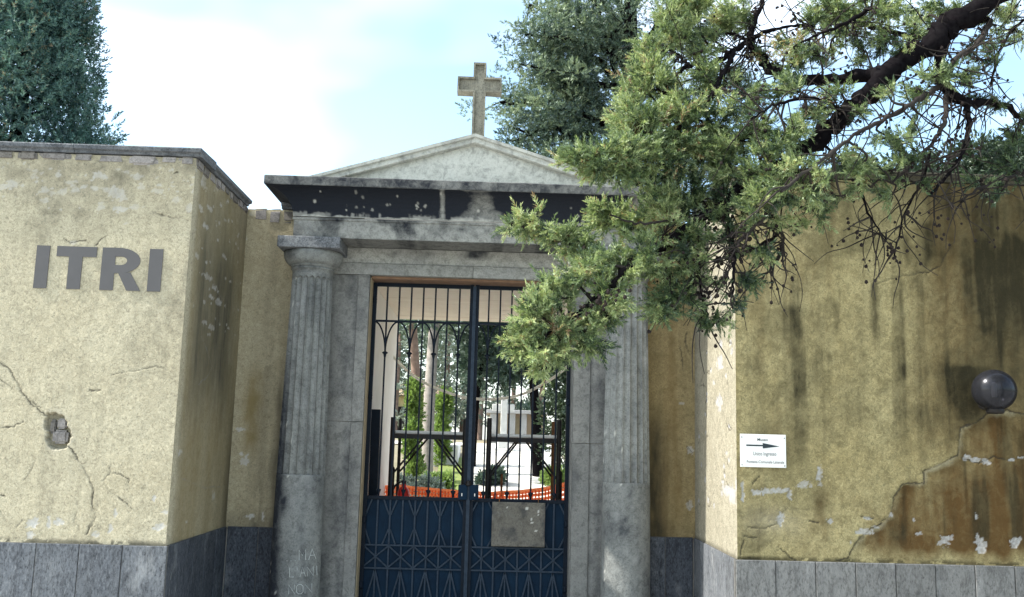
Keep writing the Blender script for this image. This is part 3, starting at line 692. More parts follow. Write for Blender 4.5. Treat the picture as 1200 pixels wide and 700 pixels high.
AX0,AX1=-1.535,1.470
def arch_mask(V):
    x,z=V[:,0],V[:,2]
    d=.75*sstep(.50,.72,fbm(x*5,z*7,801,4))*sstep(3.25,3.42,z+.1*vnoise(x*9,z*0,802))+.30*sstep(.52,.7,fbm(x*11,z*11,803,4))
    d+=.35*(z<3.262)
    return dict(dark=np.clip(d,0,1),flake=.0*x)
extrude_profile('architrave',[(-.44,3.262),(0,3.258),(.002,3.285),(.002,3.405),(.012,3.408),(.014,3.428),(.0,3.432),(-.02,3.434)],AX0,AX1,MAT['portal'],portal,150,arch_mask,3,.0018)
cav=[(.0,3.436),(.010,3.436)]
for k in range(9):
    th=k/8*math.pi/2; cav.append((.012+.195*(1-math.cos(th)),3.445+.205*math.sin(th)))
cav+=[(.220,3.652),(.222,3.660),(.222,3.722),(.214,3.730),(-.1,3.738),(-.42,3.74)]
def corn_mask(V):
    x,z=V[:,0],V[:,2]
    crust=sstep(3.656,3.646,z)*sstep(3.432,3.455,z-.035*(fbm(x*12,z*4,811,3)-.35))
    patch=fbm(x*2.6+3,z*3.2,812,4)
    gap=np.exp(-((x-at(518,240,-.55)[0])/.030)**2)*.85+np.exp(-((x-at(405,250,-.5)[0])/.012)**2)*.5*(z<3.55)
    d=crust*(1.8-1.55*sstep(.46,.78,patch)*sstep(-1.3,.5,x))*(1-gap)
    lip=(z>3.652)&(z<3.735)
    d=np.where(lip,.72+.7*(fbm(x*10,z*10,813,4)-.45),d)
    d=np.where(z>=3.73,.3,d)
    r_=np.random.default_rng(5); fl=np.zeros(len(x))
    for _ in range(26):
        cx,cz=r_.uniform(-1.72,-.2 if r_.random()<.75 else 1.4),r_.uniform(3.49,3.645); s=r_.uniform(.006,.014)
        fl=np.maximum(fl,sstep(s*1.3,s*.5,np.hypot(x-cx,z-cz)+.006*(vnoise(x*120,z*120,817)-.5))*r_.uniform(.3,.75))
    fl=np.maximum(fl,.40*sstep(3.480,3.462,z+.02*(vnoise(x*60,z*60,816)-.5))*(z>3.436)*sstep(.54,.64,fbm(x*11,z*3,815,4)))
    return dict(dark=np.clip(d,0,2),flake=fl)
extrude_profile('cornice',cav,AX0,AX1,MAT['portal'],portal,430,corn_mask,5,.0018,seed=3)

# pediment: tympanum and two raking cornices
apz,basez,phw=4.213,3.738,1.56
def ped_mask(V): return dict(dark=np.clip(.22*sstep(.5,.7,fbm(V[:,0]*5,V[:,2]*6,820,4))+.25*sstep(3.95,3.74,V[:,2])*fbm(V[:,0]*6,V[:,2]*2,821,3),0,1),flake=0*V[:,0])
ti=np.array([(PX-phw+.06,-.34,basez),(PX+phw-.06,-.34,basez),(PX,-.34,apz-.06),(PX-phw+.06,.0,basez),(PX+phw-.06,.0,basez),(PX,.0,apz-.06)])
part('tympanum',ti,[np.array([[0,1,2],[5,4,3]]),np.array([[0,3,4,1],[1,4,5,2],[2,5,3,0]])],MAT['pediment'],portal,False,ped_mask(ti))
for s in (-1,1):
    a=np.array([PX+s*phw,basez]); b=np.array([PX,apz]); t=(b-a)/np.linalg.norm(b-a); nrm=np.array([-t[1],t[0]]) if t[0]>0 else np.array([t[1],-t[0]])
    prof=[(-.385,-.072),(-.40,-.066),(-.40,-.03),(-.425,-.024),(-.43,.0),(-.32,.012),(.0,.012),(.0,-.072)]
    V=[]; K=30
    for k in range(K+1):
        c=a+(b-a)*k/K
        for (y,h) in prof:
            q=c+nrm*h
            if k==K: q=np.array([PX,c[1]+h/abs(nrm[1])])
            V.append((q[0],y,q[1]))
    V=np.array(V); m=len(prof)
    F=[[k*m+i,k*m+(i+1)%m,(k+1)*m+(i+1)%m,(k+1)*m+i] for k in range(K) for i in range(m)]
    if s<0: F=[f[::-1] for f in F]
    V[:,2]+=.002*(vnoise(V[:,0]*8,V[:,1]*3,822)-.5)
    part('raking_cornice',V,np.array(F),MAT['pediment'],portal,False,ped_mask(V))

# lintel bands behind the columns
def band_mask(V): return dict(dark=np.clip(.85*sstep(.45,.66,fbm(V[:,0]*3.5,V[:,2]*9,830,4))*sstep(3.10,3.20,V[:,2]),0,1),flake=0*V[:,0])
def slab_grid(name,x0,x1,z0,z1,yf,yb,mat,parent,maskf=None,step_=.03,rough=.0015,seed=0):
    """stone block with a gridded weathered front"""
    nx=max(2,int((x1-x0)/step_)); nz_=max(2,int((z1-z0)/step_)); X,Zg=np.meshgrid(np.linspace(x0,x1,nx),np.linspace(z0,z1,nz_))
    tp=np.minimum(1,np.minimum(np.minimum(X-x0,x1-X),np.minimum(Zg-z0,z1-Zg))/.01)
    Yg=yf+.004*(1-tp)-rough*2*(fbm(X*9,Zg*9,seed+50,3)-.5)*tp
    V=np.stack([X,Yg,Zg],-1).reshape(-1,3); i=np.arange(nz_-1)[:,None]*nx; j=np.arange(nx-1)[None,:]
    F=np.stack([i+j,i+j+1,i+nx+j+1,i+nx+j],-1).reshape(-1,4)
    n0=len(V); e=yf+.004
    C=np.array([[x0,e,z0],[x1,e,z0],[x1,yb,z0],[x0,yb,z0],[x0,e,z1],[x1,e,z1],[x1,yb,z1],[x0,yb,z1]])
    F2=np.array([[0,3,2,1],[4,5,6,7],[1,2,6,5],[2,3,7,6],[3,0,4,7]])+n0
    V=np.vstack([V,C]); return part(name,V,[np.vstack([F,F2])],mat,parent,False,maskf(V) if maskf else {})
slab_grid('lintel_block',-1.26,1.20,3.122,3.256,-.045,.30,MAT['portal'],portal,band_mask,.03)
slab_grid('lintel_block',-1.26,-.02,3.018,3.118,-.055,.30,MAT['portal'],portal,band_mask,.03,seed=4)
slab_grid('lintel_block',-.016,1.20,3.018,3.118,-.054,.30,MAT['portal'],portal,band_mask,.03,seed=8)
# jambs: inner and outer fascia, two stones high
def jamb_mask(V): return dict(dark=np.clip(.45*sstep(.5,.72,fbm(V[:,0]*9,V[:,2]*3,840,4)),0,1),flake=0*V[:,0])
for (x0,x1,yf) in ((-1.26,-1.025,-.035),(-1.021,-.921,-.058),(.884,1.028,-.058),(1.032,1.20,-.035)):
    zj=1.735 if x0<0 else 1.60
    slab_grid('jamb_block',x0,x1,.01,zj-.002,yf,.30,MAT['jamb'],portal,jamb_mask,.03,seed=int(x0*10)+60)
    slab_grid('jamb_block',x0,x1,zj+.002,3.014,yf,.30,MAT['jamb'],portal,jamb_mask,.03,seed=int(x0*10)+70)
box('reveal',-.940,-.914,.006,.42,.01,3.0,MAT['tan'],portal)
box('reveal',.877,.900,.006,.42,.01,3.0,MAT['jamb'],portal)
box('lintel_board',-.913,.876,.015,.42,2.996,3.0165,MAT['board'],portal)
box('threshold',-.913,.876,.05,.42,.008,.035,MAT['jamb'],portal)
box('frieze_backing',-1.50,1.44,.302,.42,3.0,3.73,MAT['white'],portal)
for x0,x1 in ((-1.30,-.945),(.905,1.30)): box('pier_backing',x0,x1,.302,.42,.01,3.0,MAT['white'],portal)

def lathe_vf(cx,cy,prof,n=64,mod=None):
    th=np.linspace(0,2*np.pi,n,endpoint=False); pr=np.array(prof); V=[]
    Rr=pr[:,0][:,None]*np.ones((1,n)); Zr=pr[:,1][:,None]*np.ones((1,n))
    if mod is not None: Rr=mod(Rr,Zr,th[None,:]*np.ones_like(Rr))
    V=np.stack([cx+Rr*np.cos(th),cy+Rr*np.sin(th),Zr],-1).reshape(-1,3); m=len(pr)
    i=np.arange(m-1)[:,None]*n; j=np.arange(n)[None,:]; j2=(j+1)%n
    return V,np.stack([i+j,i+j2,i+n+j2,i+n+j],-1).reshape(-1,4)
CY=-.215
def make_column(cx, stain):
    def cmask(V):
        x,y,z=V[:,0]-cx,V[:,1]-CY,V[:,2]; side=x/np.maximum(.01,np.hypot(x,y))
        d=.30*sstep(.48,.7,fbm(V[:,0]*9+V[:,1]*7,z*2.2,850+int(cx*10),4))
        if stain: d=d+.95*sstep(-.35,-.85,side+.25*(fbm(z*5,x*0,851,3)-.5))*sstep(2.6,1.7,z)+.9*np.exp(-((side+.45)/.16)**2-((z-1.06)/.07)**2)*fbm(z*40,x*40,852)*1.8
        else: d=d+.65*np.exp(-((side+.15)/.28)**2-((z-.92)/.10)**2)*fbm(z*30,x*30,853)*1.7
        d=d+.22*sstep(1.30,1.26,z)
        fl=(hash2(np.floor(x*90),np.floor(z*70),9)>.993)*.7*(side<-.2)
        return dict(dark=np.clip(d,0,1),flake=fl)
    zs_=np.linspace(.01,1.278,60); prof=[(.206-.006*(z/1.28),z) for z in zs_]+[(.196,1.286),(.188,1.29)]
    V,F=lathe_vf(cx,CY,prof,72,lambda R,Zr,T:R+.0016*(fbm(T*4,Zr*7,855,3)-.5)*2)
    col=part('column',V,F,MAT['column'],portal,True,cmask(V))
    NF=20; wf=.86
    zz=np.concatenate([np.linspace(1.287,2.80,46),np.linspace(2.81,2.965,26)])
    rad=lambda z:.199-.029*(z-1.28)/1.68
    def flute(R,Zr,T):
        ph=((T*NF/(2*np.pi))%1.0-.5)*2           # -1..1 across one flute
        hw=wf*np.ones_like(ph); top=2.935; rr=.024
        k=np.clip((Zr-(top-rr))/rr,0,1); hw=hw*np.sqrt(np.clip(1-k*k,0,1)); hw=np.where(Zr>=top,0,hw)
        q=np.where(hw>1e-3,1-(ph/np.maximum(hw,1e-3))**2,-1)
        wear=.75+.5*vnoise(T*3,Zr*3,861)
        return R-.021*np.sqrt(np.clip(q,0,1))*wear
    V,F=lathe_vf(cx,CY,[(rad(z),z) for z in zz],NF*11,flute)
    ORIGIN[col]=ORIGIN[portal]
    part('fluted_shaft',V,F,MAT['column'],col,False,cmask(V))
    r=rad(2.965)
    prof=[(r,2.965),(r+.001,3.0),(r+.010,3.003),(r+.013,3.010),(r+.010,3.017),(r+.004,3.020),(r+.006,3.026),(r+.016,3.029),(r+.018,3.036),(r+.014,3.041)]
    for k in range(8):
        t=k/7; prof.append((r+.014+.070*math.sin(t*math.pi/2*.95),3.043+.105*(1-math.cos(t*math.pi/2))))
    prof+=[(.245,3.152),(.245,3.158)]
    V,F=lathe_vf(cx,CY,prof,64); part('echinus',V,F,MAT['column'],col,True,dict(dark=.45*sstep(.45,.7,fbm(V[:,0]*9,V[:,2]*9,866,4)),flake=0*V[:,0]))
    o=box('abacus',cx-.262,cx+.262,CY-.262,CY+.21,3.160,3.256,MAT['coping'],col,.005)
    return col
col_l=make_column(-1.392,True); col_r=make_column(1.326,False)

# chalk scrawl on the left column
def glyph_strokes():
    G={'M':[[(0,0),(0,1),(.5,.45),(1,1),(1,0)]],'A':[[(0,0),(.5,1),(1,0)],[(.2,.4),(.8,.4)]],'L':[[(0,1),(0,0),(.8,0)]],"'":[[(.4,1),(.4,.7)]],
       'N':[[(0,0),(0,1),(1,0),(1,1)]],'I':[[(.5,0),(.5,1)]],'O':[[(0,.2),(0,.8),(.3,1),(.7,1),(1,.8),(1,.2),(.7,0),(.3,0),(0,.2)]],'.':[[(.4,0),(.6,.1)]]}
    return G
G=glyph_strokes(); acc=Acc()
def scribble(text,px,py,w,h,gap):
    for ch in text:
        if ch in G:
            acc=Acc()
            ww=w*(.35 if ch in ".'" else .5 if ch=='I' else 1)
            for st in G[ch]:
                pts=[]
                for u,v in st:
                    q=at(px+u*ww,py-v*h,-.40); xx=q[0]; zz=q[2]
                    dx=(xx-(-1.392)); rr=.2090; yy=CY-math.sqrt(max(.0004,rr*rr-dx*dx)); pts.append((xx,yy,zz))
                pts=np.array(pts)
                if len(pts)>1: V,F=tube_vf(pts,.0034,5); acc.add(V,F)
            acc.build('chalk_letter',MAT['chalk'],col_l)
            px+=ww+gap
        else: px+=w*.6
scribble('...',336,657.5,6,9,2.6); scribble('MA',351,656.5,7,12,3.2); scribble("L'ANI",340,676,6,11,1.8); scribble('NON',339,696,7,11,2)

# stone cross on the apex
cr=thing('stone_cross',(-.012,-.2,4.20),'weathered stone cross standing on the pediment apex','cross')
cx=-.012
def cross_mesh(name,hw,arm,z0,z1,za0,za1,y0,y1,mat,parent,jit=.001):
    pts=[(-hw,z0),(hw,z0),(hw,za0),(arm,za0),(arm,za1),(hw,za1),(hw,z1),(-hw,z1),(-hw,za1),(-arm,za1),(-arm,za0),(-hw,za0)]
    V=[(cx+x,y0,z) for x,z in pts]+[(cx+x,y1,z) for x,z in pts]; n=len(pts)
    V=np.array(V)+rng.normal(0,jit,(2*n,3)); V[:,:]=V
    Fq=[[i,(i+1)%n,n+(i+1)%n,n+i] for i in range(n)]
    caps=[[11,0,1,2],[2,3,4,5],[5,6,7,8],[8,9,10,11],[2,5,8,11]]
    Fq+=caps+[[n+q for q in f[::-1]] for f in caps]
    return part(name,V,np.array(Fq),mat,parent,False,dict(dark=np.tile([.2]*n,2),flake=np.zeros(2*n)))
c_in=cross_mesh('shaft',.044,.180,4.195,4.905,4.668,4.772,-.235,-.165,MAT['cross'],cr)
# raised rim round the cross: a slightly larger frame, built as strips
rim=Acc()
ol=[(-.056,4.19),(-.056,4.652),(-.196,4.652),(-.196,4.788),(-.056,4.788),(-.056,4.922),(.056,4.922),(.056,4.788),(.196,4.788),(.196,4.652),(.056,4.652),(.056,4.19)]
il=[(-.040,4.19),(-.040,4.668),(-.180,4.668),(-.180,4.772),(-.040,4.772),(-.040,4.906),(.040,4.906),(.040,4.772),(.180,4.772),(.180,4.668),(.040,4.668),(.040,4.19)]
V=[(cx+x,-.262,z) for x,z in ol]+[(cx+x,-.262,z) for x,z in il]+[(cx+x,-.140,z) for x,z in ol]+[(cx+x,-.140,z) for x,z in il]
n=len(ol); Fq=[]
for i in range(n-1): Fq+=[[i,i+1,n+i+1,n+i],[2*n+i,3*n+i,3*n+i+1,2*n+i+1],[i,2*n+i,2*n+i+1,i+1],[n+i,n+i+1,3*n+i+1,3*n+i]]
part('rim',np.array(V)+rng.normal(0,.0012,(4*n,3)),np.array(Fq),MAT['cross'],cr,False,dict(dark=np.full(4*n,.15),flake=np.zeros(4*n)))
box('plinth',cx-.085,cx+.085,-.29,-.11,4.165,4.205,MAT['pediment'],cr,.004)

# ------------------------------------------------------------------ iron gate
YG=.18
GB,GT=.06,2.985; ZR2,ZSP,ZP,ZB1,ZB2=2.640,2.36,1.10,.686,.492
def make_leaf(xh,xc,label):
    """xh hinge side, xc meeting side"""
    s=1 if xc>xh else -1; W=abs(xc-xh)
    g=thing('iron_gate_leaf',((xh+xc)/2,YG,GB),label,'gate','leaves of the cemetery gate')
    I,Lm=MAT['iron'],MAT['lattice']
    X=lambda k: xh+s*(.012+(W-.034)*k/8)
    bar('stile',(X(0)-s*.004,YG,GB),(X(0)-s*.004,YG,GT),.034,I,g); bar('stile',(xc-s*.020,YG,GB),(xc-s*.020,YG,GT+.004),.036,I,g)
    for z,w in ((GT-.016,.034),(ZR2,.018),(ZP-.012,.030),(GB+.02,.05)): bar('rail',(X(0)+s*.014,YG,z),(xc-s*.039,YG,z),w,I,g,.022)
    for k in range(1,8):
        bar('bar',(X(k),YG,ZP+.004),(X(k),YG,GT-.034),.0145,I,g)
        if k%2:                       # pointed arches spring from every other bar
            for dsg in (-1,1):
                pts=[]
                xe=X(k+dsg)-(X(k+dsg)-X(k))*.03
                for t in np.linspace(0,1,12):
                    th=t*math.pi/2; u=1-math.cos(th*.98); v=math.sin(th)
                    pts.append((X(k)+(xe-X(k))*(u**.86),YG-.002,ZSP+(ZR2-.008-ZSP)*v**.94))
                V,F=tube_vf(pts,.0075,6); part('arch',V,F,I,g,True)
            V,F=lathe_vf(X(k),YG,[(.0,ZSP-.055),(.008,ZSP-.05),(.014,ZSP-.022),(.013,ZSP-.018),(.025,ZSP-.010),(.026,ZSP-.002),(.013,ZSP+.006),(.0,ZSP+.012)],10)
            part('collar',V,F,I,g,True)
            V,F=lathe_vf(X(k),YG,[(.0,ZP+.004),(.009,ZP+.006),(.012,ZP+.03),(.022,ZP+.052),(.021,ZP+.060),(.0,ZP+.066)],10); part('collar',V,F,I,g,True)
    # closed lower part: sheet and lattice in front of it
    V,F=box_vf(min(X(0),xc),max(X(0),xc),YG+.012,YG+.016,GB,ZP-.02); part('sheet',V,F,MAT['sheet'],g)
    yl=YG-.004
    def lat(a,b,w=.012,y=yl,k=1.25): bar('lattice_bar',(a[0],y,a[1]),(b[0],y,b[1]),w*k,Lm,g,.010)
    for z in (ZB1,ZB2): bar('rail',(X(0)+s*.014,yl-.006,z),(xc-s*.039,yl-.006,z),.013,Lm,g,.010)
    zt,zb=ZP-.03,ZB1+.007
    for k in range(1,8):
        lat((X(k),GB+.045),(X(k),zt),.0115,yl+.004)
    for k in range(0,9):
        h=(X(1)-X(0))
        if k%2==0:                    # hourglass braces
            for d in (-1,1):
                if (k==0 and d<0) or (k==8 and d>0): continue
                xo=X(k)+d*h*.52; xk=X(k)+d*.008
                lat((xo,zt),(xk,zt-.125),.010); lat((xk,zb+.125),(xo,zb),.010)
        else:
            for d in (-1,1):
                lat((X(k)+d*h*.97,ZB1-.008),(X(k),(ZB1+ZB2)/2),.010,yl-.002); lat((X(k)+d*h*.97,ZB2+.008),(X(k),(ZB1+ZB2)/2),.010,yl-.002)
                lat((X(k),ZB2-.010),(X(k)+d*h*.90,GB+.05),.011,yl-.002)
            V,F=lathe_vf(0,0,[(.0,-.006),(.012,-.005),(.013,.0)],8); V=V[:,[0,2,1]]+np.array([X(k),yl-.010,(ZB1+ZB2)/2]); part('rivet',V,F,Lm,g)
    # lock box and hinge knuckles
    xa,xb=sorted((xc-s*.006,xc-s*.085)); o=box('lock_box',xa,xb,YG-.050,YG-.024,ZP-.012,ZP+.118,MAT['sheet'],g,.003)
    ORIGIN[o]=ORIGIN[g]; kx=xc-s*.052; box('keyhole',kx-.004,kx+.004,YG-.0512,YG-.0505,ZP+.02,ZP+.045,MAT['marble'],o)
    for z in (2.82,1.96,.9,.35):
        V,F=lathe_vf(X(0)-s*.006,YG-.008,[(0,z-.032),(.020,z-.030),(.024,z-.012),(.020,z),(.024,z+.012),(.020,z+.030),(0,z+.032)],10); part('hinge',V,F,I,g,True)
    return g
leaf_l=make_leaf(-.905,-.004,'dark blue iron gate leaf beside the column with scratched chalk writing')
leaf_r=make_leaf(.868,.004,'dark blue iron gate leaf behind the hanging square plate')
V,F=lathe_vf(-.002,YG-.03,[(0,1.205),(.03,1.208),(.034,1.222),(.02,1.236),(.022,1.25),(0,1.256)],14); part('latch_cap',V,F,MAT['black'],leaf_l,True)
bar('meeting_strip',(-.0005,YG-.026,GB),(-.0005,YG-.026,GT-.01),.030,MAT['lattice'],leaf_l,.012)

# weathered plate hung on the gate
p0=at(577,588,.13); p1=at(638,641,.13); p1=p1.copy()
pl=thing('square_plate',((p0[0]+p1[0])/2,.13,p1[2]),'weathered grey square plate hanging on the lower gate','plate')
us=np.linspace(p0[0],p1[0],40); zs=np.linspace(p1[2]-.004,p0[2],34); U,Z=np.meshgrid(us,zs)
Yp=.128-.010*((U-us.mean())/.23)**2-.006*((Z-zs.mean())/.18)**4
Vf=np.stack([U,Yp,Z],-1).reshape(-1,3); Vb=Vf+np.array([0,.006,0]); nx=len(us); nz_=len(zs)
i=np.arange(nz_-1)[:,None]*nx; j=np.arange(nx-1)[None,:]; Fq=np.stack([i+j,i+j+1,i+nx+j+1,i+nx+j],-1).reshape(-1,4)
ring=np.concatenate([np.arange(nx),np.arange(1,nz_)*nx+nx-1,(nz_-1)*nx+np.arange(nx-2,-1,-1),np.arange(nz_-2,0,-1)*nx])
Fs=np.stack([ring,np.roll(ring,-1),np.roll(ring,-1)+len(Vf),ring+len(Vf)],-1)[:,::-1]
x_,z_=(Vf[:,0]-us[0])/.46,(Vf[:,2]-zs[0])/.37
dk=.5*sstep(.5,.7,fbm(x_*5,z_*5,870,4)); fk=np.zeros(len(x_))
for a,b,ra,rb in [(.82,.88,.05,.008),(.88,.78,.008,.08),(.74,.63,.03,.02),(.77,.56,.03,.012),(.83,.36,.035,.018),(.60,.42,.02,.012),(.66,.88,.02,.03),(.28,.90,.015,.02)]:
    fk=np.maximum(fk,.85*(np.hypot((x_-a)/ra,(z_-b)/rb)+.8*(fbm(x_*30,z_*30,871,2)-.5)<1))
part('plate_face',np.vstack([Vf,Vb]),[np.vstack([Fq,(Fq+len(Vf))[:,::-1],Fs])],MAT['plate'],pl,True,dict(dark=np.tile(dk,2),flake=np.tile(fk,2)))
for q in (.06,.40): V,F=tube_vf([(p0[0]+q,.122,p0[2]-.012),(p0[0]+q,.135,p0[2]+.02),(p0[0]+q,.176,p0[2]+.024)],.0035,6); part('wire_hook',V,F,MAT['rust'],pl)

# ------------------------------------------------------------------ sign on the right wall
s0=at(866.5,508.5,YF); s1=at(920.5,548.5,YF)
sg=thing('arrow_sign',((s0[0]+s1[0])/2,YF-.006,s1[2]),'white rectangular wall sign with a black arrow pointing right','sign')
o=box('sign_panel',s0[0],s1[0],YF-.020,YF-.012,s1[2],s0[2],MAT['sign'],sg,.0015); ORIGIN[o]=ORIGIN[sg]
W_=s1[0]-s0[0]; H_=s0[2]-s1[2]
def SX(u): return s0[0]+u*W_
def SZ(v): return s1[2]+v*H_
yy=YF-.0216
arrow=[(.13,.635),(.49,.635),(.49,.57),(.86,.645),(.49,.735),(.49,.68),(.13,.68)]
V=np.array([(SX(u),yy,SZ(v)) for u,v in arrow]); V=np.vstack([V,V+np.array([0,.0014,0])])
part('arrow',V,[np.array([[0,1,5,6]]),np.array([[1,2,3],[1,3,4],[1,4,5]])],MAT['ink'],sg)
def text_part(body,u,v,h,wmax,mat,parent,serif=0):
    cu=bpy.data.curves.new('text','FONT'); cu.body=body; cu.align_x='CENTER'; cu.size=h; cu.offset=.0003
    to=bpy.data.objects.new('text',cu); COL.objects.link(to); dg=bpy.context.evaluated_depsgraph_get(); dg.update()
    me=bpy.data.meshes.new_from_object(to.evaluated_get(dg)); bpy.data.objects.remove(to)
    n=len(me.vertices); c=np.empty(n*3,np.float32); me.vertices.foreach_get('co',c); c=c.reshape(-1,3)
    w=c[:,0].max()-c[:,0].min(); sc=wmax/w
    org=ORIGIN[parent]; c2=np.stack([SX(u)+(c[:,0]-(c[:,0].max()+c[:,0].min())/2)*sc-org[0],np.full(n,yy-org[1]),SZ(v)+c[:,1]-org[2]],-1)
    me.vertices.foreach_set('co',c2.astype(np.float32).ravel()); me.materials.clear(); me.materials.append(mat); me.name='lettering'; me.update()
    return link('lettering',me,parent)
text_part('Museo',.49,.80,.026,.075,MAT['ink'],sg)
text_part('Unico Ingresso',.53,.36,.036,.165,MAT['ink2'],sg)
text_part('Fontana-Comunale Laterale',.545,.125,.027,.265,MAT['ink2'],sg)
for u,v in ((.035,.06),(.035,.90),(.965,.06),(.965,.90)):
    V,F=lathe_vf(0,0,[(0,-.003),(.003,-.002),(.004,0)],8); V=V[:,[0,2,1]]+np.array([SX(u),YF-.0200,SZ(v)]); part('screw',V,F,MAT['black'],sg)

# ------------------------------------------------------------------ globe lamp on the right wall
lc=at(1165,457.5,YF-.20); R_=.145
lp=thing('globe_wall_lamp',(lc[0],YF,lc[2]-R_),'dark smoked globe lamp on the ochre wall above a stepped crack','lamp')
m,N,L,out=new_mat('smoked_globe')
gl=node(N,'ShaderNodeBsdfGlossy',Roughness=.22); gl.inputs['Color'].default_value=(.6,.62,.68,1)
tr=node(N,'ShaderNodeBsdfTransparent'); tr.inputs['Color'].default_value=(.26,.26,.29,1)
df=node(N,'ShaderNodeBsdfDiffuse'); df.inputs['Color'].default_value=(.020,.021,.026,1)
fr=node(N,'ShaderNodeFresnel',IOR=1.4); m1=N.new('ShaderNodeMixShader'); m1.inputs[0].default_value=.6; m2=N.new('ShaderNodeMixShader')
L.new(tr.outputs[0],m1.inputs[1]); L.new(df.outputs[0],m1.inputs[2]); L.new(fr.outputs[0],m2.inputs[0]); L.new(m1.outputs[0],m2.inputs[1]); L.new(gl.outputs[0],m2.inputs[2]); L.new(m2.outputs[0],out.inputs['Surface'])
MAT['globe']=m
prof=[(R_*math.sin(t),lc[2]-R_*math.cos(t)) for t in np.linspace(.22,math.pi,26)]
V,F=lathe_vf(lc[0],lc[1],prof,40); part('globe',V,F,MAT['globe'],lp,True)
V,F=lathe_vf(lc[0],lc[1],[(0,lc[2]-.165),(.052,lc[2]-.163),(.060,lc[2]-.150),(.060,lc[2]-.120),(.045,lc[2]-.112),(.03,lc[2]-.10),(.03,lc[2]-.05),(0,lc[2]-.05)],24); hd=part('holder',V,F,MAT['black'],lp,True)
V,F=lathe_vf(lc[0],lc[1],[(.016,lc[2]-.05),(.019,lc[2]-.03),(.019,lc[2]+.045),(.012,lc[2]+.055),(0,lc[2]+.057)],16); part('bulb',V,F,MAT['sign'],lp,True)
V,F=tube_vf(smooth_path([(lc[0]+.01,lc[1],lc[2]-.150),(lc[0]+.02,lc[1]+.06,lc[2]-.135),(lc[0]+.03,YF+.01,lc[2]-.09)],6),.018,10); part('bracket_arm',V,F,MAT['black'],lp,True)
V,F=lathe_vf(0,0,[(0,-.014),(.045,-.012),(.05,0)],20); V=V[:,[0,2,1]]+np.array([lc[0]+.03,YF-.002,lc[2]-.08]); part('wall_plate',V,F,MAT['black'],lp,True)

# ------------------------------------------------------------------ passage behind the gate
ps=thing('gate_passage',(0,1.6,0),'white roofed passage with boarded ceiling behind the gate','passage')
YE=2.85
box('side_wall',-1.25,-.925,.425,YE,.01,2.99,MAT['white'],ps)
box('side_wall',1.55,1.80,.425,YE,.01,2.99,MAT['white'],ps)
m,N,L,out=new_mat('ceiling_boards'); v=coords(N,L,(1,1,1)); w=node(N,'ShaderNodeTexWave',Scale=5.2,Distortion=.6,Detail=2); w.bands_direction='Y'; L.new(v,w.inputs['Vector'])
vv=coords(N,L,(.6,9,1)); n=noise(N,L,vv,4,5,.6)
c=mixc(N,L,ramp(N,L,n,[(.3,0.0),(.7,1.0)]),(.90,.82,.71),(.84,.75,.63)); c=mixc(N,L,ramp(N,L,w.outputs['Fac'],[(.0,.5),(.10,0.0)]),c,(.30,.22,.15))
finish(N,L,out,c,.8,w.outputs['Fac'],.2,.01); MAT['ceil']=m
nb=14
for k in range(nb):
    y0=.425+(YE-.425)*k/nb; y1=.425+(YE-.425)*(k+1)/nb
    box('ceiling_board',-1.25,1.80,y0+.002,y1-.002,2.992+(k%2)*.002,3.02,MAT['ceil'],ps)
box('roof_slab',-1.25,1.80,.425,YE,3.024,3.20,MAT['white'],ps)
o=thing('dark_board',(-.86,.62,0),'dark slate board leaning inside the gate beside the white passage wall','board')
V=np.array([(-.90,.50,.02),(-.82,.50,.02),(-.82,.56,.02),(-.90,.56,.02),(-.918,.50,1.86),(-.838,.50,1.86),(-.838,.56,1.86),(-.918,.56,1.86)]); part('board_panel',V,BOXF,MAT['iron'],o); 
box('batten',-.905,-.835,.488,.499,1.0,1.05,MAT['black'],o)

# ------------------------------------------------------------------ inside the cemetery
def trestle(xa,xb,y0,y1,ztop,zrail,label,rear):
    t=thing('scaffold_trestle',((xa+xb)/2,(y0+y1)/2,0),label,'trestle','trestles behind the gate')
    for y,mt in ((y0,MAT['black']),(y1,rear)):
        for x in (xa,xb):
            V,F=tube_vf([(x,y,.0),(x,y,ztop)],.024 if y==y0 else .017,8); part('post',V,F,mt,t,True)
        bar('cross_rail',(xa+.02,y,zrail),(xb-.02,y,zrail),.045,MAT['black'],t,.03)
        xm=(xa+xb)/2
        for x,d in ((xa,1),(xb,-1)): V,F=tube_vf([(xm-d*.06,y,zrail-.02),(x+d*.015,y,zrail-.36)],.011,6); part('brace',V,F,MAT['black'],t,True)
    box('plank',xa-.0,xb+.0,y0+.03,y1-.03,zrail+.024,zrail+.055,MAT['marble'],t,.004)
    for x in (xa,xb): V,F=tube_vf([(x,y0,.9),(x+.03,y0-.0,.95),(x+.03,y0,1.32),(x,y0,1.36)],.007,6); part('locking_hook',V,F,MAT['black'],t,True)
    return t
a=at(460,512,.95); b=at(545,512,.95); trestle(a[0],b[0],.95,1.75,at(460,489,.95)[2],at(500,512,.95)[2],'black steel trestle behind the gate with a red canister at its foot',MAT['black'])
a=at(573,515,.95); b=at(655,517,.95); trestle(a[0],b[0],.95,1.75,at(573,490,.95)[2],at(612,516,.95)[2],'black steel trestle with rusty rear posts in front of the white cross',MAT['rust'])
c=at(473,575,1.25)
can=thing('red_canister',(c[0],1.25,0),'small red canister standing behind the gate beside the white passage wall','canister')
V,F=lathe_vf(c[0],1.25,[(0,.62),(.055,.62),(.062,.64),(.062,1.06),(.05,1.11),(.022,1.135),(.022,1.16),(0,1.162)],20); bd=part('tank',V,F,MAT['red'],can,True)
V,F=lathe_vf(c[0],1.25,[(0,1.16),(.02,1.16),(.024,1.19),(0,1.2)],12); part('valve',V,F,MAT['black'],can,True)
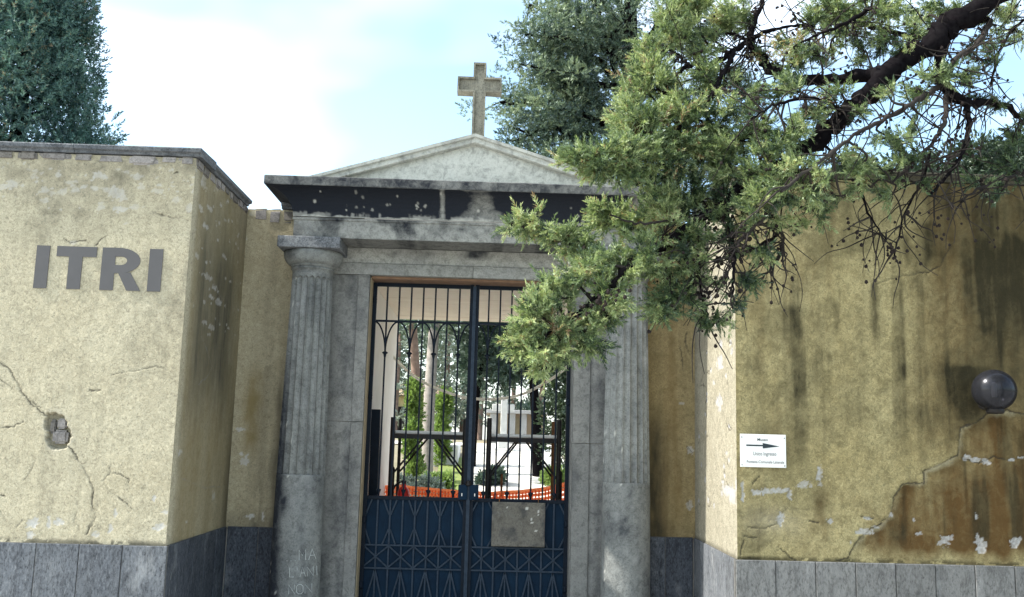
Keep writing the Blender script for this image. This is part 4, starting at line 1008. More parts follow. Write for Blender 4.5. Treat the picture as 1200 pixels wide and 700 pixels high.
V,F=tube_vf(smooth_path([(c[0],1.25,1.18),(c[0]-.05,1.22,1.17),(c[0]-.10,1.2,1.10),(c[0]-.12,1.2,.9)],5),.010,6); part('hose',V,F,MAT['black'],can,True)
V,F=lathe_vf(c[0],1.25,[(0,.01),(.10,.01),(.10,.03),(.014,.035),(.014,.61),(.05,.62)],14); part('stand',V,F,MAT['black'],can,True)

# orange safety net
nt_=thing('orange_safety_net',(.1,2.1,0),'orange plastic safety net stretched across the cemetery path','net')
acc=Acc(); x0,x1=at(462,575,2.1)[0]-.6,at(668,575,2.1)[0]+.6
def net_top(x):
    pts=np.array([(x0,1.05),(at(470,571,2.1)[0],at(470,571,2.1)[2]),(at(500,575,2.1)[0],at(500,574,2.1)[2]),(at(530,577,2.1)[0],at(530,577,2.1)[2]),(at(575,582,2.1)[0],at(575,579,2.1)[2]),(at(610,579,2.1)[0],at(610,577,2.1)[2]),(at(640,573,2.1)[0],at(640,573,2.1)[2]),(at(662,568,2.1)[0],at(662,568,2.1)[2]),(x1,1.1)])
    return np.interp(x,pts[:,0],pts[:,1])
xs=np.linspace(x0,x1,90); nr=22
yw=lambda x,k:2.1+.04*np.sin(x*9+k*.2)+.02*np.sin(x*23)
for k in range(nr):
    f=k/(nr-1); z=.08+(net_top(xs)-.08)*f; w=.016 if 0<k<nr-1 else .024
    P=np.stack([xs,yw(xs,k),z],-1); n=len(xs); V=np.vstack([P-[0,0,w],P+[0,0,w]]); i=np.arange(n-1); acc.add(V,np.stack([i,i+1,n+i+1,n+i],-1))
for i_ in range(len(xs)):
    z=np.linspace(.08,net_top(xs[i_]),nr); P=np.stack([np.full(nr,xs[i_]),yw(xs[i_],np.arange(nr))-.002,z],-1); V=np.vstack([P-[.009,0,0],P+[.009,0,0]]); i=np.arange(nr-1); acc.add(V,np.stack([i,nr+i,nr+i+1,i+1],-1))
acc.build('mesh_net',MAT['orange'],nt_)
for x in (x0+.3,at(588,560,2.14)[0],x1-.35): V,F=tube_vf([(x,2.16,0),(x,2.16,1.25)],.012,6); part('stake',V,F,MAT['rust'],nt_)

# pale hose slung across the passage
hp_=[(452,405),(463,420),(480,437),(500,450),(530,462),(556,467.5),(590,467),(615,461),(640,448),(655,438),(672,423),(690,407)]
P=smooth_path([at(a,b,2.4) for a,b in hp_],5); P[0][0]=-.93
V,F=tube_vf(P,.015,8); tag(part('hose',V,F,MAT['rope'],None,True),'pale hose sagging across the passage behind the gate','hose')

# marble cross on a tomb, and low tomb chapel behind
q=at(590,510,14.0); tm=thing('tomb_cross',(q[0],14,1.3),'white marble cross on a pedestal seen between the gate bars','cross')
zt=at(590,464,14)[2]; za=at(590,478,14)[2]; ax0=at(577,478,14)[0]; ax1=at(603,478,14)[0]
box('pedestal',q[0]-.14,q[0]+.14,13.85,14.15,1.44,1.72,MAT['marble'],tm,.02); box('plinth',q[0]-.26,q[0]+.26,13.7,14.3,1.2,1.44,MAT['marble'],tm,.02)
box('cross_shaft',q[0]-.075,q[0]+.075,13.93,14.07,1.721,zt,MAT['marble'],tm,.01); box('cross_arm',ax0,q[0]-.076,13.94,14.06,za-.08,za+.08,MAT['marble'],tm,.01); box('cross_arm',q[0]+.076,ax1,13.94,14.06,za-.08,za+.08,MAT['marble'],tm,.01)
tb=thing('tomb_chapel',(1.6,19,1.5),'low cream tomb chapel with white pilasters behind the marble cross','tomb')
xa=at(574,500,18)[0]; xb=at(640,500,18)[0]; zt=at(600,485,18)[2]
box('wall',xa,xb,18.2,20.5,1.3,zt,MAT['stuccopink'],tb)
for px in (578,600,613.5,628): x=at(px,500,18)[0]; box('pilaster',x-.09,x+.09,18.05,18.198,1.3,zt+.003,MAT['tombgrey'],tb,.01)
box('cornice',xa-.1,xb+.1,17.95,20.6,zt+.004,zt+.10,MAT['tombgrey'],tb,.01)
for px in (589,607): x=at(px,500,18)[0]; box('niche_panel',x-.11,x+.11,18.17,18.199,1.75,zt-.12,MAT['tan'],tb)
gv=thing('grave_slab',(-.85,12,1.1),'pale grave slab with low kerb beside the path','grave')
box('slab',-1.3,-.4,11.0,13.0,.9,1.5,MAT['marble'],gv,.02); box('headstone',-1.1,-.6,12.85,13.0,1.501,2.0,MAT['marble'],gv,.03)
g2=thing('grave_slab',(2.4,11,1.0),'low marble grave near the tall hedge behind the gate','grave')
box('slab',1.95,2.8,10.0,12.0,.8,1.38,MAT['marble'],g2,.02); box('headstone',2.1,2.65,11.85,12.0,1.381,1.95,MAT['marble'],g2,.03)
bh=thing('yellow_house',(-3.6,30,1.6),'small yellow building far behind the passage wall','building')
box('wall',-6.5,-2.0,28,33,1.4,3.2,MAT['tomb_y'],bh); V=np.array([(-6.8,27.7,3.22),(-1.7,27.7,3.22),(-1.7,33.3,3.22),(-6.8,33.3,3.22),(-6.8,30.5,3.8),(-1.7,30.5,3.8)])
part('roof',V,[np.array([[0,1,5,4],[2,3,4,5],[0,3,2,1]]),np.array([[0,4,3],[1,2,5]])],MAT['stuccopink'],bh); box('window',-3.4,-2.7,27.95,27.99,1.9,2.8,MAT['black'],bh)
V=np.array([(-.60,4.5,gz(4.5)+.05),(-.36,4.5,gz(4.5)+.05),(-.22,12,gz(12)+.05),(-.8,12,gz(12)+.05)]); tag(part('grass_verge',V,np.array([[0,1,2,3]]),MAT['grassy']),'dry green grass along the path edge','grass',kind='stuff')

# ------------------------------------------------------------------ foliage tools
def unit(v): return v/(np.linalg.norm(v,axis=-1,keepdims=True)+1e-9)
def sprays(C,D,S,r,nb=22,width=.05,spread=.75,tint=.5,tjit=.12,flat=0.0,blade=.50,tri=False):
    """feathery sprays: C centres, D axes, S lengths. Each is nb narrow rhombic leaves along and around its axis."""
    n=len(C); D=unit(D); S=np.broadcast_to(S,(n,)); tint=np.broadcast_to(tint,(n,))
    ref=unit(r.normal(size=(n,3))); A=unit(np.cross(D,ref)); B=np.cross(D,A)
    t=(np.arange(nb)+.5)/nb; t=t[None,:]+r.uniform(-.02,.02,(n,nb))
    ph=r.uniform(0,2*np.pi,(n,nb)); an=spread*(1.0-.6*t)+r.normal(0,.12,(n,nb))
    radial=np.cos(ph)[...,None]*A[:,None,:]+(1-flat)*np.sin(ph)[...,None]*B[:,None,:]
    d=unit(D[:,None,:]*np.cos(an)[...,None]+radial*np.sin(an)[...,None])
    base=C[:,None,:]+D[:,None,:]*(t*S[:,None]*.85)[...,None]
    ln=S[:,None]*(blade-.44*blade*t)*r.uniform(.7,1.25,(n,nb)); w=S[:,None]*width*r.uniform(.7,1.3,(n,nb))
    side=unit(np.cross(d,unit(r.normal(size=(n,nb,3)))))
    p0=base; p2=base+d*ln[...,None]; mid=base+d*(ln*.45)[...,None]
    if tri:
        lo=base+d*(ln*.12)[...,None]; V=np.stack([lo+side*(w*1.25)[...,None],p2,lo-side*(w*1.25)[...,None]],2).reshape(-1,3)
        return V,np.arange(n*nb*3,dtype=np.int32).reshape(-1,3),np.repeat(np.clip(tint[:,None]+r.normal(0,tjit,(n,nb)),0,1),3)
    V=np.stack([p0,mid+side*w[...,None],p2,mid-side*w[...,None]],2).reshape(-1,3)
    F=np.arange(n*nb*4,dtype=np.int32).reshape(-1,4)
    T=np.repeat(np.clip(tint[:,None]+r.normal(0,tjit,(n,nb)),0,1),4)
    return V,F,T
def blob_points(lumps,n,r,shell=.45):
    """points in a set of ellipsoid lumps (cx,cy,cz,rx,ry,rz), biased to the shell, with outward directions"""
    L_=np.array(lumps,float); vol=(L_[:,3]*L_[:,4]+L_[:,3]*L_[:,5]+L_[:,4]*L_[:,5]); k=r.choice(len(L_),n,p=vol/vol.sum())
    d=unit(r.normal(size=(n,3))); rad=(shell+(1-shell)*r.random(n))**.6
    P=L_[k,:3]+d*rad[:,None]*L_[k,3:]; return P,unit(d*L_[k,3:][:,::1]+.0),k
def crown(name,lumps,n,r,mat,parent,size,nb=14,width=.09,up=.35,shell=.45,tmean=.5,tvar=.18,spread=.75):
    P,D,k=blob_points(lumps,n,r,shell); lt=np.clip(r.normal(tmean,tvar,len(lumps)),0,1)
    D=unit(D+np.array([0,0,up])+.45*r.normal(size=D.shape))
    V,F,T=sprays(P,D,size*r.uniform(.65,1.35,n),r,nb,width,spread,np.clip(lt[k]+r.normal(0,.12,n),0,1),tri=True)
    return part(name,V,F,mat,parent,False,dict(tint=T))
def limb(P,r0,r1,parent,mat,name='branch',n=8,jit=.0,r=None,k=6):
    Q=smooth_path(P,k)
    if jit: Q[1:-1]+=r.normal(0,jit,Q[1:-1].shape)
    V,F=tube_vf(Q,np.linspace(r0,r1,len(Q)),n); return part(name,V,F,mat,parent,True),Q

# ------------------------------------------------------------------ tall cypress behind the left wall
r=np.random.default_rng(21); YC=5.5
c0=at(22,120,YC); cy=thing('cypress_tree',(c0[0],YC,0),'dense dark blue-green cypress rising behind the ITRI wall','tree')
limb([(c0[0],YC,0),(c0[0]+.05,YC,4),(c0[0],YC,9.5)],.26,.05,cy,MAT['bark'],'trunk',10)
ex=(at(127,140,YC)[0]-c0[0])*1.17
lumps=[]
for _ in range(560):
    z=r.uniform(3.0,9.6); rad=ex*np.interp(z,[0,1.5,4,5.3,7.5,9.8],[.55,.90,.97,.92,.62,.10]); th=r.uniform(0,2*np.pi); q=.90*rad*math.sqrt(r.uniform(.25,1))
    s=r.uniform(.20,.36); lumps.append((c0[0]+q*math.cos(th),YC+q*math.sin(th),z,s,s,s*1.25))
crown('crown',lumps,34000,r,MAT['leaf_cypress'],cy,.125,15,.062,.6,.60,.5,.17,1.1)
for _ in range(9):
    z=r.uniform(2,8); th=r.uniform(0,6.28); limb([(c0[0],YC,z-.4),(c0[0]+.3*ex*math.cos(th),YC+.3*ex*math.sin(th),z),(c0[0]+.45*ex*math.cos(th),YC+.45*ex*math.sin(th),z+.5)],.05,.012,cy,MAT['bark'])

# ------------------------------------------------------------------ cedar-like cypress behind the pediment
r=np.random.default_rng(33); YT=9.0
t0=at(735,210,YT); ct=thing('evergreen_tree',(t0[0],YT,0),'tall blue-green evergreen with open branches behind the pediment cross','tree')
tz=[(t0[0],YT,0),(t0[0]-.05,YT,3.5),(t0[0]+.1,YT,6),(t0[0]+.05,YT,9),(t0[0],YT,12)]
_,TR=limb(tz,.34,.08,ct,MAT['bark'],'trunk',12)
lumps=[]; tw=Acc()
boughs=[((735,190),(690,170),(640,160),(600,150)),((735,160),(700,120),(660,110),(625,85)),((735,215),(690,195),(640,190),(590,185)),((735,110),(700,70),(665,75),(640,40)),((735,60),(700,30),(660,20),(620,5)),
        ((740,140),(790,110),(830,110),(880,100)),((735,40),(700,-10),(680,-40),(650,-70)),((740,90),(790,50),(830,40),(860,20)),((735,200),(680,150),(650,120),(622,115)),((735,130),(690,140),(640,125),(585,120)),
        ((740,200),(800,180),(850,170),(910,165)),((735,0),(770,-40),(800,-80),(820,-100)),((735,170),(700,145),(670,90),(640,62)),((735,225),(700,210),(660,205),(620,195)),((735,20),(700,-60),(690,-120),(640,-130)),((735,80),(710,40),(700,10),(690,-20)),((735,120),(720,80),(715,50),(730,20)),((735,150),(700,130),(680,60),(655,30)),((740,60),(770,30),(790,0),(800,-30)),((735,180),(690,180),(650,150),(605,165)),((735,50),(690,50),(650,45),(615,40)),((735,90),(680,95),(650,85),(610,75))]
for bg_ in boughs:
    yo=r.uniform(-1.2,1.2); P=[at(a,b,YT+yo*k/3) for k,(a,b) in enumerate(bg_)]
    P=[np.array([np.interp(P[0][2],TR[:,2],TR[:,0]),YT,P[0][2]-.25])]+P[1:]
    _,Q=limb(P,.075,.02,ct,MAT['bark'],'branch',7,.012,r)
    for i_ in range(len(Q)):
        f=i_/len(Q)
        if f<.25: continue
        for _ in range(3):
            o_=r.normal(0,[.24,.42,.17]); s=r.uniform(.10,.25); c=Q[i_]+o_
            lumps.append((*c,s*1.25,s*1.1,s*.8))
            if r.random()<.5: V,F=tube_vf([Q[i_],(Q[i_]+c)/2+[0,0,-.03],c],[.012,.009,.005],4); tw.add(V,F)
tw.build('twigs',MAT['bark'],ct)['kind']='stuff'
crown('crown',lumps,20000,r,MAT['leaf_cedar'],ct,.135,15,.050,.45,.15,.5,.26,1.0)

# ------------------------------------------------------------------ trees and shrubs seen through the gate and over the right wall
def fuzzy_tree(name,cat,label,base,trunk_pts,tr0,tr1,bmat,lumps,n,lmat,size,seed,group=None,nb=12,width=.09,tm=.5,up=.3):
    r=np.random.default_rng(seed); t=thing(name,base,label,cat,group)
    if trunk_pts: limb(trunk_pts,tr0,tr1,t,bmat,'trunk',9)
    crown('crown',lumps,n,r,lmat,t,size,nb,width,up,.35,tm,.18); return t
def column_lumps(x,y,z0,z1,rad,k,r,s=.3):
    L_=[]
    for _ in range(k):
        z=r.uniform(z0,z1); f=(z-z0)/(z1-z0); R=rad*(1-.75*f**2.2)*(.75+.5*min(1,f*5)*.5); th=r.uniform(0,6.28); q=R*math.sqrt(r.uniform(.2,1))*.8
        ss=s*r.uniform(.6,1.3); L_.append((x+q*math.cos(th),y+q*math.sin(th),z,ss,ss,ss*1.4))
    return L_
r=np.random.default_rng(5)
x=at(582,430,11)[0]; fuzzy_tree('cypress_tree','tree','dark broad cypress in the middle of the cemetery behind the gate meeting bars',(x,11,0),[(x-.42,11,0),(x-.36,11,2.6),(x,11,5.6)],.06,.04,MAT['bark'],column_lumps(x,11,3.05,6.3,1.0,120,r,.26),6000,MAT['leaf_inner'],.17,51,tm=.4)
x=at(630,500,10)[0]; fuzzy_tree('evergreen_tree','tree','dark-trunked evergreen leaning behind the gate near the tall hedge',(x,10,0),[(x+.05,10,0),(x,10,1.6),(x-.12,10,3.2),(x-.1,10,5)],.12,.06,MAT['bark'],column_lumps(x-.25,10,3.05,6.0,.8,90,r,.26),6000,MAT['leaf_inner'],.17,52,tm=.35)
x=at(652,450,7.5)[0]; fuzzy_tree('clipped_cypress','hedge','tall clipped green cypress column at the edge of the gate opening',(x+.25,7.5,0),[(x+.25,7.5,0),(x+.25,7.5,3)],.1,.05,MAT['bark'],[(x+.25+r.uniform(-.36,.36),7.5+r.uniform(-.4,.4),z,.20,.22,.26) for z in np.linspace(1.45,4.6,22) for _ in range(5)],5500,MAT['leaf_dark'],.12,53,tm=.6,nb=12)
x=at(485,500,9)[0]; fuzzy_tree('young_cypress','shrub','bright green young cypress beside the pine trunks behind the gate',(x,9,0),[(x,9,0),(x,9,2)],.03,.01,MAT['bark'],column_lumps(x,9,.95,2.6,.12,40,r,.075),2600,MAT['leaf_bright'],.12,54,up=1.2)
x=at(520,500,11)[0]; fuzzy_tree('young_cypress','shrub','thin bright green shrub between pine trunk and dark cypress',(x,11,0),[(x,11,0),(x,11,2)],.03,.01,MAT['bark'],column_lumps(x,11,1.15,2.5,.11,30,r,.08),1500,MAT['leaf_bright'],.13,55,up=1.0)
for px,Y,rw,lab,sd_2,tw_ in ((484,14,.13,'reddish pine trunk rising behind the bright young cypress',56,(.10,-.15)),(504,10,.13,'pale grey pine trunk rising from the shrubs behind the gate',57,(-.02,.05))):
    x=at(px,480,Y)[0]; L_=[(x+r.normal(0,1.0),Y+r.normal(0,1.0),r.uniform(4.8,6.0),.5,.5,.3) for _ in range(12)]+[(x+r.normal(0,.7),Y+r.normal(0,.7),r.uniform(3.6,5),.30,.3,.2) for _ in range(9)]
    fuzzy_tree('pine_tree','tree',lab,(x,Y,0),[(x,Y,0),(x+tw_[0],Y,2.2),(x+tw_[1],Y,5),(x,Y,5.8)],rw,rw*.6,MAT['bark_pine'] if px==484 else MAT['bark_grey'],L_,1900,MAT['leaf_inner'],.20,sd_2,tm=.6)
for i_,(px,Y,z,rad,lab,mt) in enumerate([(474,5.0,.52,.34,'grey-green bush beside the passage wall','leaf_grey'),(497,6.5,.55,.34,'pale grey bush in front of the pine trunk','leaf_grey'),(513,8,.34,.20,'small green bush at the path edge below the thin shrub','leaf_bright'),(577,9,.30,.17,'low green bush behind the trestle with rusty posts','leaf_inner'),(650,9,.34,.22,'low leafy plant at the foot of the clipped cypress','leaf_bright')]):
    x=at(px,540,Y)[0]; fuzzy_tree('bush','bush',lab,(x,Y,0),[(x,Y,gz(Y)),(x,Y,gz(Y)+.3)],.03,.01,MAT['bark'],[(x+r.normal(0,rad*.45),Y+r.normal(0,rad*.4),gz(Y)+.30*z/.5*r.uniform(.3,1.3),rad*.42,rad*.42,rad*.36) for _ in range(16)],1700,MAT[mt],.11,60+i_)
# far wood that closes the view: trees one by one, group of their own
far=[(462,26,.45),(480,30,.55),(500,34,.6),(521,28,.5),(541,33,.55),(562,27,.45),(600,31,.4),(633,28,.4),(668,31,.4)]
FARLAB=['far tree just beside the white passage wall behind the gate','far grey tree directly behind the reddish pine trunk','far grey tree directly behind the pale grey pine trunk','far tree behind the thin bright green shrub','far grey tree hidden behind the gate meeting bars','far tree left of the white marble cross behind dark cypress','far tree above the cream tomb chapel','far tree behind the dark leaning trunk','far tree behind the tall clipped cypress column']
for i_,(px,Y,tm) in enumerate(far):
    x=at(px,480,Y)[0]; h=r.uniform(5.6,8.4)
    L_=[(x+r.normal(0,.8),Y+r.normal(0,.8),r.uniform(2.2,h),r.uniform(.25,.5),.45,r.uniform(.2,.4)) for _ in range(22)]
    fuzzy_tree('far_tree','tree',FARLAB[i_],(x,Y,0),[(x,Y,0),(x+.1,Y,h*.8)],.14,.05,MAT['bark_pine'],L_,900,MAT['leaf_inner'] if i_%3==1 else MAT['leaf_grey'],.28,80+i_,'far trees behind the gate',nb=9,width=.10,tm=tm)
# bushy trees behind the right wall
for i_,(px,py,Y,w,lab) in enumerate([(1000,196,3.0,.9,'dark bushy tree behind the ochre wall nearest the gateway'),(1110,184,3.2,1.0,'dark bushy tree behind the ochre wall above the black stains'),(1205,172,2.6,.9,'dark bushy tree behind the ochre wall at the photo edge')]):
    c=at(px,py,Y); x=c[0]; zt_=c[2]; L_=[(x+r.normal(0,w*.42),Y+r.normal(0,.4),zt_-abs(r.normal(0,.40))-.15,.22,.22,.2) for _ in range(60)]+[(x+r.normal(0,w*.5),Y+r.normal(0,.4),r.uniform(1.5,3.9),.35,.35,.3) for _ in range(14)]
    fuzzy_tree('bushy_tree','tree',lab,(x,Y,0),[(x,Y,0),(x,Y,zt_-.6)],.10,.04,MAT['bark'],L_,5200,MAT['leaf_dark'],.12,95+i_,'bushy trees behind the ochre wall',tm=.5)

# ------------------------------------------------------------------ the big tree whose boughs hang in front of the gateway
r=np.random.default_rng(77)
TX,TY=4.35,-4.3
ft=thing('overhanging_tree',(TX,TY,0),'big conifer with bright green boughs and cones hanging before the gateway','tree')
limb([(TX,TY,0),(TX-.05,TY,1.6),(TX-.15,TY+.05,3.4),(TX-.05,TY,5.5),(TX+.1,TY,8.5)],.30,.10,ft,MAT['bark'],'trunk',14,.006,r)
NODES=[]      # (point, radius, branch id) of everything foliage can grow from
def bough(pts, r0, r1, start=None, mat='bark', n=8, jit=.010, name='branch'):
    """pts: (px,py,Y)"""
    P=[at(a,b,Y) for a,b,Y in pts]
    if start is not None: P=[np.array(start)]+P
    Q=smooth_path(P,7); Q[1:-1]+=r.normal(0,min(jit,.22*max(r0,.012)),Q[1:-1].shape); R=np.linspace(r0,r1,len(Q))*(1+.12*r.normal(size=len(Q)))
    V,F=tube_vf(Q,R,n); part(name,V,F,MAT[mat],ft,True)
    for q,rr in zip(Q,R): NODES.append((q,rr))
    return Q
B1=bough([(1165,-2,-4.3),(1105,42,-4.35),(1050,78,-4.4),(1015,112,-4.45),(975,150,-4.5),(930,185,-4.55),(885,215,-4.6),(845,243,-4.65),(805,268,-4.7)],.060,.018,(TX-.12,TY,4.75))
B1b=bough([(805,268,-4.7),(770,290,-4.72),(735,315,-4.78),(705,345,-4.8),(668,372,-4.85),(640,392,-4.9)],.022,.006)
B1c=bough([(825,255,-4.68),(790,258,-4.75),(750,262,-4.85),(715,252,-4.9)],.007,.003,mat='bark_pale',jit=.02)
B1d=bough([(845,243,-4.65),(800,235,-4.5),(765,252,-4.45),(735,262,-4.42),(700,262,-4.4),(665,278,-4.36),(635,266,-4.32),(600,262,-4.3)],.008,.003,mat='bark_pale',jit=.02)
B2=bough([(1040,85,-4.4),(1000,90,-4.35),(955,95,-4.3),(915,88,-4.25),(888,68,-4.2),(878,48,-4.2)],.032,.020)
B2a=bough([(878,48,-4.2),(884,25,-4.15),(893,5,-4.1),(898,-25,-4.05)],.016,.008)
B2b=bough([(876,50,-4.2),(855,62,-4.25),(830,76,-4.3),(806,78,-4.35),(785,95,-4.4),(762,112,-4.45)],.014,.005)
B2c=bough([(806,78,-4.35),(795,64,-4.35),(780,60,-4.3),(765,66,-4.3)],.007,.003)
B2d=bough([(860,60,-4.25),(848,85,-4.4),(832,115,-4.5),(815,138,-4.55),(790,152,-4.6),(765,162,-4.65),(742,170,-4.7)],.013,.005)
B2e=bough([(880,45,-4.2),(905,35,-4.15),(935,30,-4.1),(955,31,-4.1)],.010,.005)
B2f=bough([(878,48,-4.2),(858,40,-4.1),(838,35,-4.0)],.009,.004)
B3=bough([(1100,46,-4.35),(1104,85,-4.4),(1113,108,-4.4),(1130,120,-4.4),(1155,119,-4.35),(1180,126,-4.3),(1215,140,-4.2)],.028,.010)
B3a=bough([(1132,121,-4.4),(1136,150,-4.45),(1130,175,-4.5),(1115,200,-4.5),(1090,230,-4.55)],.014,.005)
B3b=bough([(1110,105,-4.4),(1108,140,-4.5),(1095,165,-4.55),(1070,190,-4.6),(1045,215,-4.65)],.012,.005,mat='bark_pale')
B4=bough([(1175,-5,-4.2),(1160,25,-4.3),(1145,52,-4.4),(1118,72,-4.5),(1112,92,-4.55),(1085,112,-4.6),(1045,135,-4.7),(1000,160,-4.8),(960,190,-4.85),(915,225,-4.9)],.016,.006,(TX-.1,TY,4.9),'bark_pale')
B5=bough([(930,185,-4.55),(925,210,-4.6),(905,245,-4.7),(880,270,-4.75),(862,290,-4.8)],.012,.005,mat='bark_pale')
B5a=bough([(990,140,-4.5),(960,165,-4.45),(925,200,-4.4),(900,235,-4.35),(870,268,-4.3)],.012,.005)
B6=bough([(885,262,-4.6),(912,270,-4.55),(918,290,-4.5),(900,320,-4.5),(880,335,-4.5)],.007,.003,mat='bark_pale')
B7=bough([(850,240,-4.65),(856,270,-4.7),(860,310,-4.75),(858,345,-4.8)],.011,.004)
B8=bough([(912,275,-4.55),(885,292,-4.6),(860,302,-4.62),(830,303,-4.65)],.007,.003)
B9=bough([(805,268,-4.7),(818,310,-4.7),(822,345,-4.7),(830,375,-4.7)],.007,.003)
B9a=bough([(818,318,-4.7),(805,340,-4.7),(785,350,-4.72),(765,357,-4.75)],.007,.003)
B10=bough([(960,165,-4.5),(1000,205,-4.5),(1018,250,-4.5),(1038,280,-4.5)],.007,.003)
B10a=bough([(1090,175,-4.5),(1080,215,-4.5),(1060,250,-4.5),(1048,300,-4.5)],.007,.003)
B11=bough([(1230,195,-4.2),(1190,205,-4.3),(1160,215,-4.4),(1125,235,-4.4)],.009,.004,mat='bark_pale')
B12=bough([(1205,20,-3.9),(1182,40,-4.0),(1168,70,-4.1),(1160,105,-4.1)],.008,.003)
B13=bough([(1020,10,-4.3),(990,28,-4.35),(960,40,-4.4),(930,55,-4.4)],.010,.004,None)
B14=bough([(1080,58,-4.4),(1055,40,-4.3),(1020,30,-4.2),(985,18,-4.1),(960,-10,-4.0)],.014,.006)
B15=bough([(742,170,-4.7),(720,180,-4.75),(695,188,-4.8),(670,188,-4.85)],.006,.003)
B16=bough([(990,135,-4.5),(970,120,-4.6),(940,115,-4.7),(905,125,-4.75),(880,140,-4.8)],.010,.004)
# boughs out of frame that carry the rest of the crown
for k in range(14):
    th=r.uniform(-2.6,2.6); z0=r.uniform(4.6,7.6); L_=r.uniform(1.2,2.4); dx,dy=math.cos(th),math.sin(th)
    limb([(TX,TY,z0),(TX+dx*L_*.5,TY+dy*L_*.5,z0+.25),(TX+dx*L_,TY+dy*L_,z0+.1)],.05,.012,ft,MAT['bark'],'branch',6,.01,r)
NP=np.array([q for q,_ in NODES])

